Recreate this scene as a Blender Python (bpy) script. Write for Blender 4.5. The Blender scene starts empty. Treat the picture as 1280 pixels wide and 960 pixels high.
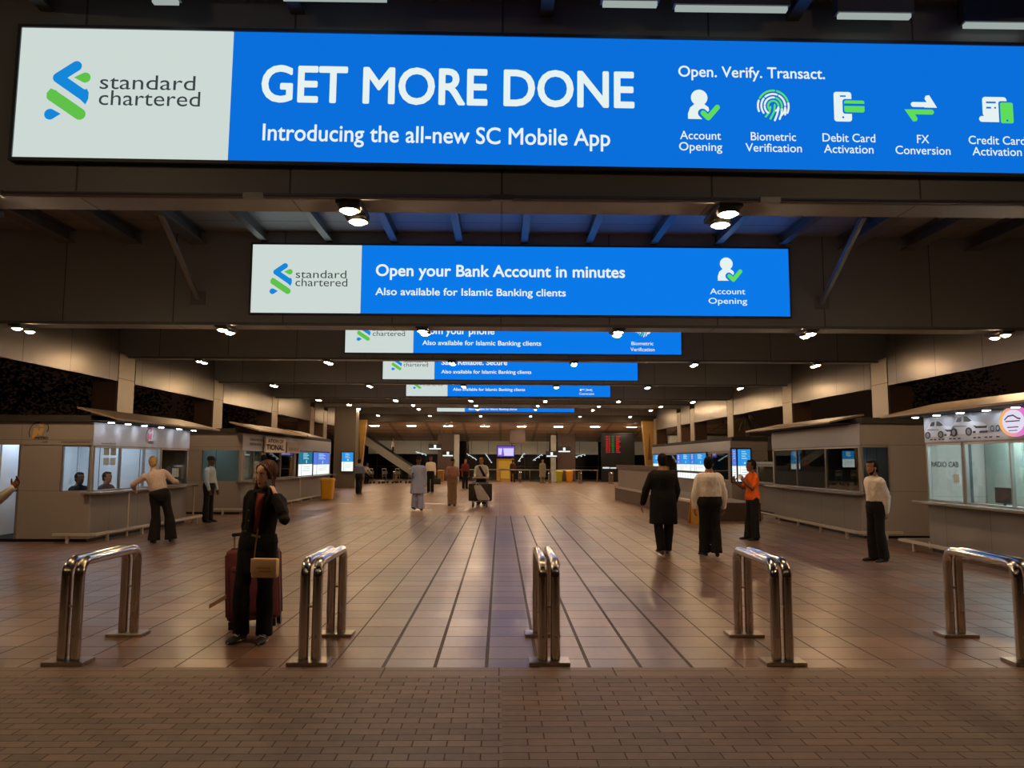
import bpy, bmesh, math, random
from mathutils import Vector, Matrix, noise
C = bpy.context.scene
COL = C.collection
R = math.radians
V = Vector
random.seed(7)

# ------------------------------------------------------------------ camera, sky, exposure
cam = bpy.data.cameras.new('camera')
cam.sensor_fit = 'HORIZONTAL'; cam.sensor_width = 36.0
cam.lens = 36.0 * 961 / 1280
cam.clip_start = 0.05; cam.clip_end = 400
cob = bpy.data.objects.new('camera', cam); COL.objects.link(cob)
yaw, pit, rol = R(.85), R(5.65), R(.25)
fw = V((math.sin(yaw)*math.cos(pit), math.cos(yaw)*math.cos(pit), math.sin(pit)))
r0 = V((math.cos(yaw), -math.sin(yaw), 0)); u0 = r0.cross(fw)
rr = r0*math.cos(rol) + u0*math.sin(rol); uu = u0*math.cos(rol) - r0*math.sin(rol)
cob.matrix_world = Matrix(((rr.x, uu.x, -fw.x, 0), (rr.y, uu.y, -fw.y, 0), (rr.z, uu.z, -fw.z, 1.64), (0, 0, 0, 1)))
C.camera = cob
C.view_settings.view_transform = 'Standard'; C.view_settings.look = 'None'
C.view_settings.gamma = 1; C.view_settings.use_curve_mapping = False
C.view_settings.exposure = 0.0
LAMP = 440.0            # brightness of one warm bulb
KLAMP = 45.0            # cool kiosk downlights
SIGN = 1.0              # backlit signs
C.cycles.max_bounces = 7; C.cycles.diffuse_bounces = 4; C.cycles.glossy_bounces = 4
C.cycles.transparent_max_bounces = 12; C.cycles.sample_clamp_indirect = 6; C.cycles.caustics_reflective = False
C.cycles.blur_glossy = 0.6

def lin(h):
    if isinstance(h, str):
        h = h.lstrip('#'); c = [int(h[i:i+2], 16)/255 for i in (0, 2, 4)]
    else: c = h
    return tuple((x/12.92 if x <= .04045 else ((x+.055)/1.055)**2.4) for x in c)

w = bpy.data.worlds.new('night_sky'); C.world = w; w.use_nodes = True
nt = w.node_tree; nt.nodes.clear()
out = nt.nodes.new('ShaderNodeOutputWorld'); bg = nt.nodes.new('ShaderNodeBackground')
tc = nt.nodes.new('ShaderNodeTexCoord'); sx = nt.nodes.new('ShaderNodeSeparateXYZ'); cr = nt.nodes.new('ShaderNodeValToRGB')
cr.color_ramp.elements[0].position = 0.0; cr.color_ramp.elements[0].color = (.0095, .0042, .0018, 1)
cr.color_ramp.elements[1].position = .35; cr.color_ramp.elements[1].color = (.003, .003, .0035, 1)
nt.links.new(tc.outputs['Generated'], sx.inputs[0]); nt.links.new(sx.outputs['Z'], cr.inputs[0])
nt.links.new(cr.outputs[0], bg.inputs[0]); nt.links.new(bg.outputs[0], out.inputs[0]); bg.inputs[1].default_value = 1.0

# ------------------------------------------------------------------ materials
MATS = {}
def mat(name, col, rough=.6, metal=0, emit=0, vary=0, vscale=8, bump=0, bscale=60, spec=.5, ecol=None):
    if name in MATS: return MATS[name]
    m = bpy.data.materials.new(name); m.use_nodes = True; n = m.node_tree.nodes; l = m.node_tree.links
    b = n['Principled BSDF']; c = lin(col)
    b.inputs['Base Color'].default_value = (*c, 1); b.inputs['Roughness'].default_value = rough
    b.inputs['Metallic'].default_value = metal; b.inputs['Specular IOR Level'].default_value = spec
    if emit:
        b.inputs['Emission Color'].default_value = (*(lin(ecol) if ecol else c), 1); b.inputs['Emission Strength'].default_value = emit
        b.inputs['Base Color'].default_value = (*[x*.3 for x in c], 1)
    if vary or bump:
        t = n.new('ShaderNodeTexCoord'); z = n.new('ShaderNodeTexNoise'); z.inputs['Scale'].default_value = vscale; z.inputs['Detail'].default_value = 5
        l.new(t.outputs['Object'], z.inputs['Vector'])
        if vary:
            r = n.new('ShaderNodeValToRGB'); r.color_ramp.elements[0].position = .3; r.color_ramp.elements[1].position = .7
            r.color_ramp.elements[0].color = (*[x*(1-vary) for x in c], 1); r.color_ramp.elements[1].color = (*[min(1, x*(1+vary)) for x in c], 1)
            l.new(z.outputs['Fac'], r.inputs[0]); l.new(r.outputs[0], b.inputs['Base Color'])
        if bump:
            z2 = n.new('ShaderNodeTexNoise'); z2.inputs['Scale'].default_value = bscale; z2.inputs['Detail'].default_value = 4
            l.new(t.outputs['Object'], z2.inputs['Vector'])
            bp = n.new('ShaderNodeBump'); bp.inputs['Strength'].default_value = bump; bp.inputs['Distance'].default_value = .01
            l.new(z2.outputs['Fac'], bp.inputs['Height']); l.new(bp.outputs[0], b.inputs['Normal'])
    MATS[name] = m; return m
def emis(name, col, s=1.0):
    if name in MATS: return MATS[name]
    m = bpy.data.materials.new(name); m.use_nodes = True; n = m.node_tree.nodes; l = m.node_tree.links
    n.remove(n['Principled BSDF']); e = n.new('ShaderNodeEmission'); c = lin(col)
    e.inputs[0].default_value = (*c, 1); e.inputs[1].default_value = s
    l.new(e.outputs[0], n['Material Output'].inputs[0]); MATS[name] = m; return m
def glass(name, tint=(.86, .93, .93), boost=.03):
    if name in MATS: return MATS[name]
    m = bpy.data.materials.new(name); m.use_nodes = True; n = m.node_tree.nodes; l = m.node_tree.links
    n.remove(n['Principled BSDF'])
    a = n.new('ShaderNodeBsdfTransparent'); a.inputs[0].default_value = (*tint, 1)
    g = n.new('ShaderNodeBsdfGlossy'); g.inputs['Roughness'].default_value = .02; g.inputs[0].default_value = (.9, .95, .95, 1)
    f = n.new('ShaderNodeLayerWeight'); f.inputs[0].default_value = .5
    pw_ = n.new('ShaderNodeMath'); pw_.operation = 'POWER'; pw_.inputs[1].default_value = 4.0; l.new(f.outputs['Facing'], pw_.inputs[0])
    ad = n.new('ShaderNodeMath'); ad.operation = 'MULTIPLY_ADD'; ad.inputs[1].default_value = .6; ad.inputs[2].default_value = boost
    x = n.new('ShaderNodeMixShader'); l.new(pw_.outputs[0], ad.inputs[0]); l.new(ad.outputs[0], x.inputs[0])
    l.new(a.outputs[0], x.inputs[1]); l.new(g.outputs[0], x.inputs[2]); l.new(x.outputs[0], n['Material Output'].inputs[0])
    MATS[name] = m; return m
def panels(name, col, rough, pw, ph, axes='xz', gap=.012, metal=0, vary=.06, gapc=.35, bumpy=.0):
    """metal or board cladding with dark seams; pw x ph panels in object space"""
    if name in MATS: return MATS[name]
    m = bpy.data.materials.new(name); m.use_nodes = True; n = m.node_tree.nodes; l = m.node_tree.links
    b = n['Principled BSDF']; c = lin(col)
    t = n.new('ShaderNodeTexCoord'); s = n.new('ShaderNodeSeparateXYZ'); l.new(t.outputs['Object'], s.inputs[0])
    k = n.new('ShaderNodeCombineXYZ'); l.new(s.outputs[axes[0].upper()], k.inputs[0]); l.new(s.outputs[axes[1].upper()], k.inputs[1])
    br = n.new('ShaderNodeTexBrick'); l.new(k.outputs[0], br.inputs['Vector']); br.offset = 0
    br.inputs['Scale'].default_value = 1; br.inputs['Brick Width'].default_value = pw; br.inputs['Row Height'].default_value = ph
    br.inputs['Mortar Size'].default_value = gap; br.inputs['Mortar Smooth'].default_value = .2; br.inputs['Bias'].default_value = 0
    br.inputs['Color1'].default_value = (*[x*(1-vary) for x in c], 1); br.inputs['Color2'].default_value = (*[x*(1+vary) for x in c], 1)
    br.inputs['Mortar'].default_value = (*[x*gapc for x in c], 1)
    l.new(br.outputs['Color'], b.inputs['Base Color'])
    b.inputs['Roughness'].default_value = rough; b.inputs['Metallic'].default_value = metal
    if bumpy:
        z = n.new('ShaderNodeTexNoise'); z.inputs['Scale'].default_value = 1.6; l.new(t.outputs['Object'], z.inputs['Vector'])
        bp = n.new('ShaderNodeBump'); bp.inputs['Strength'].default_value = bumpy; bp.inputs['Distance'].default_value = .05
        l.new(z.outputs['Fac'], bp.inputs['Height']); l.new(bp.outputs[0], b.inputs['Normal'])
    MATS[name] = m; return m

# ------------------------------------------------------------------ mesh builder
class MB:
    def __init__(s): s.v = []; s.f = []; s.m = []
    def add(s, vs, fs, mi=0):
        o = len(s.v); s.v += [V(p) for p in vs]; s.f += [tuple(i+o for i in f) for f in fs]; s.m += [mi]*len(fs); return s
    def hexa(s, p, mi=0):
        return s.add(p, [(3, 2, 1, 0), (4, 5, 6, 7), (0, 1, 5, 4), (1, 2, 6, 5), (2, 3, 7, 6), (3, 0, 4, 7)], mi)
    def box(s, x0, x1, y0, y1, z0, z1, mi=0):
        x0, x1 = sorted((x0, x1)); y0, y1 = sorted((y0, y1)); z0, z1 = sorted((z0, z1))
        return s.hexa([(x0, y0, z0), (x1, y0, z0), (x1, y1, z0), (x0, y1, z0), (x0, y0, z1), (x1, y0, z1), (x1, y1, z1), (x0, y1, z1)], mi)
    def rbox(s, x0, x1, y0, y1, z0, z1, b=.01, mi=0):
        bm = bmesh.new(); bmesh.ops.create_cube(bm, size=1)
        for q in bm.verts: q.co = V(((x0+x1)/2+q.co.x*(x1-x0), (y0+y1)/2+q.co.y*(y1-y0), (z0+z1)/2+q.co.z*(z1-z0)))
        bmesh.ops.bevel(bm, geom=bm.edges[:], offset=b, segments=3, profile=.5, affect='EDGES')
        bm.verts.index_update(); s.add([q.co.copy() for q in bm.verts], [[q.index for q in f.verts] for f in bm.faces], mi); bm.free(); return s
    def loft(s, rings, mi=0, cap=True, flip=False):
        n = len(rings[0]); vs = [p for r in rings for p in r]; fs = []
        for i in range(len(rings)-1):
            for j in range(n):
                a = i*n+j; b = i*n+(j+1) % n; fs.append((a, b, b+n, a+n))
        if cap: fs.append(tuple(reversed(range(n)))); fs.append(tuple((len(rings)-1)*n+j for j in range(n)))
        if flip: fs = [tuple(reversed(f)) for f in fs]
        return s.add(vs, fs, mi)
    def tube(s, pts, r, n=10, mi=0, round_=False):
        pts = [V(p) for p in pts]; k = len(pts); rad = r if isinstance(r, (list, tuple)) else [r]*k
        tang = [(pts[min(i+1, k-1)]-pts[max(i-1, 0)]).normalized() for i in range(k)]
        a = tang[0].orthogonal().normalized(); rings = []
        for i in range(k):
            a = (a - tang[i]*a.dot(tang[i])).normalized(); b = tang[i].cross(a)
            ring = lambda c, q: [c+a*q*math.cos(2*math.pi*j/n)+b*q*math.sin(2*math.pi*j/n) for j in range(n)]
            if i == 0 and round_: rings += [ring(pts[0]-tang[0]*rad[0]*.9, rad[0]*.35), ring(pts[0]-tang[0]*rad[0]*.6, rad[0]*.8)]
            rings.append(ring(pts[i], rad[i]))
            if i == k-1 and round_: rings += [ring(pts[i]+tang[i]*rad[i]*.6, rad[i]*.8), ring(pts[i]+tang[i]*rad[i]*.9, rad[i]*.35)]
        return s.loft(rings, mi)
    def cyl(s, c, r, z0, z1, n=20, mi=0, r2=None):
        r2 = r if r2 is None else r2
        return s.loft([[V((c[0]+q*math.cos(2*math.pi*j/n), c[1]+q*math.sin(2*math.pi*j/n), z)) for j in range(n)] for q, z in ((r, z0), (r2, z1))], mi)
    def ell(s, c, rx, ry, rz, mi=0, n=14, M=None):
        c = V(c); rings = []
        for i in range(1, n):
            t = math.pi*i/n
            rg = [V((rx*math.sin(t)*math.cos(2*math.pi*j/n), ry*math.sin(t)*math.sin(2*math.pi*j/n), -rz*math.cos(t))) for j in range(n)]
            rings.append([c+(M @ p if M else p) for p in rg])
        return s.loft(rings, mi)
    def prism(s, poly, o, ux, uz, th, mi=0):
        """polygon (2D list) in the plane o + a*ux + b*uz, given thickness th along -(ux x uz)"""
        ux, uz, o = V(ux), V(uz), V(o); d = -ux.cross(uz).normalized()*th
        return s.loft([[o+ux*a+uz*b for a, b in poly], [o+ux*a+uz*b-d*1 for a, b in poly]], mi)
    def mesh(s, name, mats, smooth=False):
        me = bpy.data.meshes.new(name); me.from_pydata([tuple(p) for p in s.v], [], s.f)
        for q in (mats if isinstance(mats, (list, tuple)) else [mats]): me.materials.append(q)
        me.polygons.foreach_set('material_index', s.m)
        bm = bmesh.new(); bm.from_mesh(me); bmesh.ops.recalc_face_normals(bm, faces=bm.faces[:]); bm.to_mesh(me); bm.free()
        if smooth: me.polygons.foreach_set('use_smooth', [True]*len(me.polygons))
        me.update(); return me
    def obj(s, name, mats, parent=None, smooth=False, auto=False):
        o = bpy.data.objects.new(name, s.mesh(name, mats, smooth or auto)); COL.objects.link(o)
        if auto:
            bm = bmesh.new(); bm.from_mesh(o.data)
            for e in bm.edges:
                if len(e.link_faces) == 2 and e.calc_face_angle(0) > R(35): e.smooth = False
            bm.to_mesh(o.data); bm.free()
        if parent: o.parent = parent
        return o
def world(o): return (world(o.parent) @ o.matrix_parent_inverse @ o.matrix_basis) if o.parent else o.matrix_basis.copy()
def rel(o, parent):
    """o's mesh is in world coordinates: keep it in place under an Empty or mesh parent"""
    o.parent = parent; o.matrix_parent_inverse = world(parent).inverted(); return o
def tag(o, label=None, cat=None, group=None, kind=None):
    if label: o['label'] = label
    if cat: o['category'] = cat
    if group: o['group'] = group
    if kind: o['kind'] = kind
    return o
def thing(name, label, cat, loc=(0, 0, 0), rz=0, group=None):
    o = bpy.data.objects.new(name, None); COL.objects.link(o); o.location = loc; o.rotation_euler = (0, 0, rz)
    o.empty_display_size = .1
    return tag(o, label, cat, group)
def struct(o): o['kind'] = 'structure'; return o
def copy_tree(o, parent=None):
    c = o.copy(); COL.objects.link(c)
    if parent: c.parent = parent
    for ch in o.children: copy_tree(ch, c)
    return c
_caph = {}
def text_mesh(body, bold=0.0, spacing=1.0):
    cu = bpy.data.curves.new('t', 'FONT'); cu.body = body; cu.size = 1; cu.offset = 0; cu.space_character = spacing; cu.resolution_u = 4
    o = bpy.data.objects.new('t', cu); COL.objects.link(o); dg = bpy.context.evaluated_depsgraph_get(); dg.update()
    me = bpy.data.meshes.new_from_object(o.evaluated_get(dg)); bpy.data.objects.remove(o); bpy.data.curves.remove(cu)
    if bold > 0:                                     # heavier weight: the letters laid over themselves, a little apart
        vs = [v.co.copy() for v in me.vertices]; fs = [tuple(p.vertices) for p in me.polygons]; bpy.data.meshes.remove(me); V2 = []; F2 = []
        for k in range(8):
            o_ = len(V2); d = V((bold*math.cos(k*math.pi/4), bold*math.sin(k*math.pi/4), 0)); V2 += [v+d for v in vs]; F2 += [tuple(i+o_ for i in f_) for f_ in fs]
        me = bpy.data.meshes.new('t'); me.from_pydata([tuple(v) for v in V2], [], F2)
    return me
def text(body, o, r, width, cap, m, parent, bold=0.0, name='lettering', keep=False):
    """flat printed lettering: o = baseline start, r = reading direction"""
    me = text_mesh(body, bold); r = V(r); u = V((0, 0, 1)); o = V(o)
    if not _caph:
        q = text_mesh('H'); _caph['h'] = max(v.co.y for v in q.vertices)
    x0 = min(v.co.x for v in me.vertices); x1 = max(v.co.x for v in me.vertices)
    sy = cap/_caph['h']; sxx = sy if keep else width/(x1-x0)
    for v in me.vertices: v.co = o + r*(v.co.x-x0)*sxx + u*v.co.y*sy
    me.materials.clear(); me.materials.append(m); ob = bpy.data.objects.new(name, me); COL.objects.link(ob)
    return rel(ob, parent) if parent else ob
class Flat:
    """flat graphics in a plane: o + a*r + b*up, shapes overlap in one layer"""
    def __init__(s, o, r, up=(0, 0, 1), sc=1): s.o = V(o); s.r = V(r); s.u = V(up); s.k = sc; s.mb = MB(); s.n = s.r.cross(s.u); s.lay = 0
    def p(s, a, b): return s.o + s.r*a*s.k + s.u*b*s.k + s.n*s.lay
    def poly(s, pts, mi=0): s.mb.add([s.p(*q) for q in pts], [tuple(range(len(pts)))], mi); return s
    def disc(s, c, r, mi=0, ry=None, n=24):
        ry = ry or r; return s.poly([(c[0]+r*math.cos(2*math.pi*j/n), c[1]+ry*math.sin(2*math.pi*j/n)) for j in range(n)], mi)
    def rect(s, x0, x1, y0, y1, mi=0): return s.poly([(x0, y0), (x1, y0), (x1, y1), (x0, y1)], mi)
    def rrect(s, x0, x1, y0, y1, r, mi=0):
        pts = []
        for cx, cy, a in ((x1-r, y1-r, 0), (x0+r, y1-r, 90), (x0+r, y0+r, 180), (x1-r, y0+r, 270)):
            pts += [(cx+r*math.cos(R(a+t)), cy+r*math.sin(R(a+t))) for t in (0, 30, 60, 90)]
        return s.poly(pts, mi)
    def stroke(s, pts, w, caps=(1, 1), mi=0):
        for a, b in zip(pts, pts[1:]):
            dx, dy = b[0]-a[0], b[1]-a[1]; L = math.hypot(dx, dy) or 1; nx, ny = -dy/L*w/2, dx/L*w/2
            s.poly([(a[0]+nx, a[1]+ny), (a[0]-nx, a[1]-ny), (b[0]-nx, b[1]-ny), (b[0]+nx, b[1]+ny)], mi)
        ds = pts[1:-1] + ([pts[0]] if caps[0] else []) + ([pts[-1]] if caps[1] else [])
        for q in ds: s.disc(q, w/2, mi, n=16)
        return s
    def arc(s, c, r, a0, a1, w, mi=0, k=8, ry=None):
        ry = ry or r
        return s.stroke([(c[0]+r*math.cos(R(a0+(a1-a0)*i/k)), c[1]+ry*math.sin(R(a0+(a1-a0)*i/k))) for i in range(k+1)], w, mi=mi)
    def obj(s, name, mats, parent):
        me = bpy.data.meshes.new(name); me.from_pydata([tuple(q) for q in s.mb.v], [], s.mb.f)
        for q in (mats if isinstance(mats, (list, tuple)) else [mats]): me.materials.append(q)
        me.polygons.foreach_set('material_index', s.mb.m); me.update()
        ob = bpy.data.objects.new(name, me); COL.objects.link(ob); return rel(ob, parent) if parent else ob
def wobj(mb, name, mats, parent, smooth=False, auto=False):
    return rel(mb.obj(name, mats, None, smooth, auto), parent)
ORD = 'first second third fourth fifth sixth seventh eighth ninth tenth'.split()
# ------------------------------------------------------------------ setting: floors
def floor_mat(name, base, tw, th, grout, rough, strong=None, vary=.16, offset=0.0, mortar=.009, wet=.5, xo=0, bump=.25, tilt=0):
    m = bpy.data.materials.new(name); m.use_nodes = True; n = m.node_tree.nodes; l = m.node_tree.links; b = n['Principled BSDF']; c = lin(base)
    t = n.new('ShaderNodeTexCoord'); mp = n.new('ShaderNodeMapping'); mp.inputs['Location'].default_value = (xo, 0, 0); l.new(t.outputs['Object'], mp.inputs[0])
    br = n.new('ShaderNodeTexBrick'); l.new(mp.outputs[0], br.inputs['Vector']); br.offset = offset
    br.inputs['Scale'].default_value = 1; br.inputs['Brick Width'].default_value = tw; br.inputs['Row Height'].default_value = th
    br.inputs['Mortar Size'].default_value = mortar; br.inputs['Mortar Smooth'].default_value = .3
    br.inputs['Color1'].default_value = (*[x*(1-vary) for x in c], 1); br.inputs['Color2'].default_value = (*[x*(1+vary) for x in c], 1)
    br.inputs['Mortar'].default_value = (*[x*grout for x in c], 1)
    z = n.new('ShaderNodeTexNoise'); z.inputs['Scale'].default_value = .7; z.inputs['Detail'].default_value = 2; l.new(t.outputs['Object'], z.inputs['Vector'])
    z2 = n.new('ShaderNodeTexNoise'); z2.inputs['Scale'].default_value = 14; z2.inputs['Detail'].default_value = 5; l.new(t.outputs['Object'], z2.inputs['Vector'])
    mx = n.new('ShaderNodeMix'); mx.data_type = 'RGBA'; mx.blend_type = 'MULTIPLY'; mx.inputs[0].default_value = 1
    r = n.new('ShaderNodeValToRGB'); r.color_ramp.elements[0].position = .3; r.color_ramp.elements[0].color = (.66, .64, .62, 1); r.color_ramp.elements[1].position = .65; r.color_ramp.elements[1].color = (1.12, 1.12, 1.12, 1)
    ad = n.new('ShaderNodeMath'); ad.operation = 'MULTIPLY_ADD'; ad.inputs[1].default_value = .35
    l.new(z2.outputs['Fac'], ad.inputs[0]); 
    hf = n.new('ShaderNodeMath'); hf.operation = 'MULTIPLY'; hf.inputs[1].default_value = .68; l.new(z.outputs['Fac'], hf.inputs[0]); l.new(hf.outputs[0], ad.inputs[2])
    l.new(ad.outputs[0], r.inputs[0]); l.new(br.outputs['Color'], mx.inputs[6]); l.new(r.outputs[0], mx.inputs[7])
    colour = mx.outputs[2]; joint = br.outputs['Fac']
    if strong:                                   # wide dark joints running down the middle of the hall
        x0, sp, xa, xb, wd = strong
        s = n.new('ShaderNodeSeparateXYZ'); l.new(t.outputs['Object'], s.inputs[0])
        def M(op, a, b_=None):
            q = n.new('ShaderNodeMath'); q.operation = op
            for i, v in enumerate((a, b_)):
                if v is None: continue
                if isinstance(v, (int, float)): q.inputs[i].default_value = v
                else: l.new(v, q.inputs[i])
            return q.outputs[0]
        f = M('FRACT', M('DIVIDE', M('SUBTRACT', s.outputs['X'], x0-.5*sp), sp))
        d = M('ABSOLUTE', M('SUBTRACT', f, .5)); line = M('LESS_THAN', d, wd/sp/2)
        inside = M('MULTIPLY', M('GREATER_THAN', s.outputs['X'], xa), M('LESS_THAN', s.outputs['X'], xb)); line = M('MULTIPLY', line, inside)
        m2 = n.new('ShaderNodeMix'); m2.data_type = 'RGBA'; l.new(line, m2.inputs[0]); l.new(colour, m2.inputs[6]); m2.inputs[7].default_value = (*[x*.22 for x in c], 1); 
        # the middle strip is greyer stone, tinted blue for the signs' reflection in it
        m3 = n.new('ShaderNodeMix'); m3.data_type = 'RGBA'; m3.blend_type = 'MULTIPLY'; l.new(inside, m3.inputs[0]); l.new(m2.outputs[2], m3.inputs[6]); m3.inputs[7].default_value = (.95, 1.06, 1.2, 1)
        colour = m3.outputs[2]; joint = M('MAXIMUM', joint, line)
    l.new(colour, b.inputs['Base Color'])
    rg = n.new('ShaderNodeMapRange'); rg.inputs[1].default_value = .28; rg.inputs[2].default_value = .75; rg.inputs[3].default_value = max(.28, rough-wet*.16); rg.inputs[4].default_value = rough+.09
    l.new(z.outputs['Fac'], rg.inputs[0])
    rj = n.new('ShaderNodeMath'); rj.operation = 'MULTIPLY_ADD'; rj.inputs[1].default_value = .4; rj.use_clamp = True; l.new(joint, rj.inputs[0]); l.new(rg.outputs[0], rj.inputs[2])
    l.new(rj.outputs[0], b.inputs['Roughness'])
    hs = n.new('ShaderNodeMath'); hs.operation = 'MULTIPLY_ADD'; hs.inputs[1].default_value = -1; l.new(joint, hs.inputs[0])
    h2 = n.new('ShaderNodeMath'); h2.operation = 'MULTIPLY'; h2.inputs[1].default_value = .5; l.new(z2.outputs['Fac'], h2.inputs[0]); l.new(h2.outputs[0], hs.inputs[2])
    bp = n.new('ShaderNodeBump'); bp.inputs['Strength'].default_value = bump; bp.inputs['Distance'].default_value = .006; l.new(hs.outputs[0], bp.inputs['Height']); l.new(bp.outputs[0], b.inputs['Normal'])
    if tilt:                                     # every tile lies a touch out of level
        b.inputs['Specular IOR Level'].default_value = .85
        dv = n.new('ShaderNodeVectorMath'); dv.operation = 'DIVIDE'; dv.inputs[1].default_value = (tw, th, 1); l.new(mp.outputs[0], dv.inputs[0])
        fl = n.new('ShaderNodeVectorMath'); fl.operation = 'FLOOR'; l.new(dv.outputs[0], fl.inputs[0])
        wn = n.new('ShaderNodeTexWhiteNoise'); wn.noise_dimensions = '2D'; l.new(fl.outputs[0], wn.inputs['Vector'])
        ma = n.new('ShaderNodeVectorMath'); ma.operation = 'MULTIPLY_ADD'; ma.inputs[1].default_value = (tilt, tilt, 0); ma.inputs[2].default_value = (-tilt/2, -tilt/2, 1); l.new(wn.outputs['Color'], ma.inputs[0])
        nm = n.new('ShaderNodeVectorMath'); nm.operation = 'NORMALIZE'; l.new(ma.outputs[0], nm.inputs[0]); l.new(nm.outputs[0], bp.inputs['Normal'])
    return m
TILE = floor_mat('stone_tiles', '#76594a', .41, .41, .22, .29, strong=(-.1+.41*.0, .41, -1.2, 1.85, .03), xo=.1, bump=.12, tilt=.05, vary=.24)
HALL = floor_mat('worn_hall_floor', '#8a6347', .82, .82, .75, .32, vary=.06, mortar=.006, bump=.12, tilt=.03)
PAVE = floor_mat('brick_pavers', '#69564a', .2, .1, .45, .55, vary=.2, offset=.5, mortar=.0045, wet=.15, bump=.6)
PAVE2 = floor_mat('long_brick_pavers', '#675246', .27, .105, .45, .57, vary=.16, offset=.37, mortar=.0045, wet=.15, bump=.6)
KERB = floor_mat('kerb_stone', '#6f5a49', .9, .2, .5, .5, vary=.1, mortar=.006, wet=.1)
def slab(name, x0, x1, y0, y1, m, z=0, th=.12): return struct(MB().box(x0, x1, y0, y1, z-th, z).obj(name, m))
slab('floor', -12.5, 12.5, 6.30, 23.0, TILE)
slab('floor', -12.5, 12.5, 23.0, 58.0, HALL)
slab('trim_1', -12.5, 12.5, 6.06, 6.30, KERB)
slab('pavement', -12.5, .02, -3, 6.06, PAVE)
slab('pavement', .02, 12.5, -3, 6.06, PAVE2)
ASPH = mat('dark_ground', '#3a3029', .9, vary=.2, vscale=1)
slab('ground', -60, -12.5, -3, 110, ASPH, -.02); slab('ground', 12.5, 60, -3, 110, ASPH, -.02)
slab('floor', -12.5, 12.5, 58.0, 70.0, mat('terminal_floor', '#6b625a', .35, vary=.1, vscale=2))
# pale bands let into the hall floor
BAND = mat('pale_floor_band', '#a88a72', .4, vary=.12, vscale=5)
for i, (x0, x1, y0, y1) in enumerate(((-7.2, 5.0, 29.0, 29.25), (.55, 1.1, 23.2, 29.0), (-8.0, 3.9, 40.2, 40.5), (-5.2, -4.9, 29.2, 40.2), (3.75, 4.0, 29.2, 40.2))):
    struct(MB().box(x0, x1, y0, y1, -.01, .004).obj(f'trim_{2+i}', BAND))

# ------------------------------------------------------------------ setting: roof, beams, columns
GREY = panels('grey_cladding', '#9ea3a8', .4, 1.9, 40, 'xz', gap=.010, vary=.05, gapc=.3, metal=.1)
SIDE = panels('satin_panels', '#746d66', .31, 1.85, 40, 'yz', gap=.012, metal=.75, vary=.05, gapc=.3, bumpy=.10)
CEIL = panels('roof_sheet', '#9aa0a4', .45, 40, 1.15, 'xy', gap=.02, vary=.05, gapc=.55, metal=.1)
STEEL = mat('painted_steel', '#7a7d7e', .45, .4, vary=.06)
DARKST = mat('dark_steel', '#26282b', .5, .3)
struct(MB().box(-11, 11.2, 6.8, 56, 5.62, 5.75).obj('ceiling', CEIL)); struct(MB().box(-11, 11.2, 3.4, 6.9, 5.88, 6.0).obj('ceiling', CEIL))
BEAMS = [(6.72, 7.14, 3.98), (13.27, 13.87, 3.98), (21.36, 21.9, 4.44), (28.26, 28.8, 4.44), (35.36, 35.9, 4.46), (42.5, 43.0, 4.74), (45.4, 45.9, 4.72), (52.66, 53.2, 4.74)]
for a, b, z in BEAMS:
    mb = MB().box(-11, 11.2, a, b, z, 5.88 if a < 7 else 5.62)
    mb.box(-11, 11.2, a-.035, a, z-.03, z+.02, 1)             # drip edge along the lower front
    struct(mb.obj('beam', [GREY, STEEL]))
struct(MB().box(-11, 11.2, 54.8, 55.6, 4.33, 5.62).obj('beam', mat('dark_fascia', '#4a4340', .5, vary=.05)))
# long steel rafters under the roof sheet
def ibeam(x, y0, y1, z0, z1, wd=.12):
    t = .022
    return MB().box(x-wd/2, x+wd/2, y0, y1, z0, z0+t).box(x-wd/2, x+wd/2, y0, y1, z1-t, z1).box(x-.012, x+.012, y0, y1, z0+t, z1-t)
for k in range(-7, 8):
    for y0, y1 in ((3.5, 6.72), (7.14, 13.27)):
        x = .4+1.14*k
        if y0 < 5 and k % 2: continue
        wd = .26 if abs(k) > 4 else .12
        up = .26 if y0 < 5 else 0; struct(ibeam(x, y0, y1, (5.38 if abs(k) > 4 else 5.44)+up, 5.62+up, wd).obj('roof_beam', STEEL))
for y in (8.4, 10.0, 11.6, 4.6, 5.7):
    up = .26 if y < 6 else 0; struct(MB().box(-10.6, 10.8, y, y+.07, 5.55+up, 5.62+up).obj('roof_beam', STEEL))
for x in (-5.28, 5.65):                                       # kicker braces down to the beam
    mb = MB(); mb.tube([(x, 11.6, 5.45), (x, 13.27, 4.42)], .05, 4); mb.box(x-.13, x+.13, 13.25, 13.275, 4.3, 4.55)
    struct(mb.obj('roof_beam', mat('brace_steel', '#8d8f90', .4, .4)))
# strips made to glow for sign light reflected on the purlins
STRIP = emis('purlin_glint_strip', (.80, .86, .84), .55)
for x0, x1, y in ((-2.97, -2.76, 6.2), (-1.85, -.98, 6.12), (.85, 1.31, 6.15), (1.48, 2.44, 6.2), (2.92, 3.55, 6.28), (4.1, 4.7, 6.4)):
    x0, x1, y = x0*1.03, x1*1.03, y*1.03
    struct(MB().box(x0, x1, y, y+.05, 5.60, 5.635).box(x0-.02, x1+.02, y-.02, y+.07, 5.635, 5.88, 1).obj('trim_9', [STRIP, STEEL]))
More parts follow.
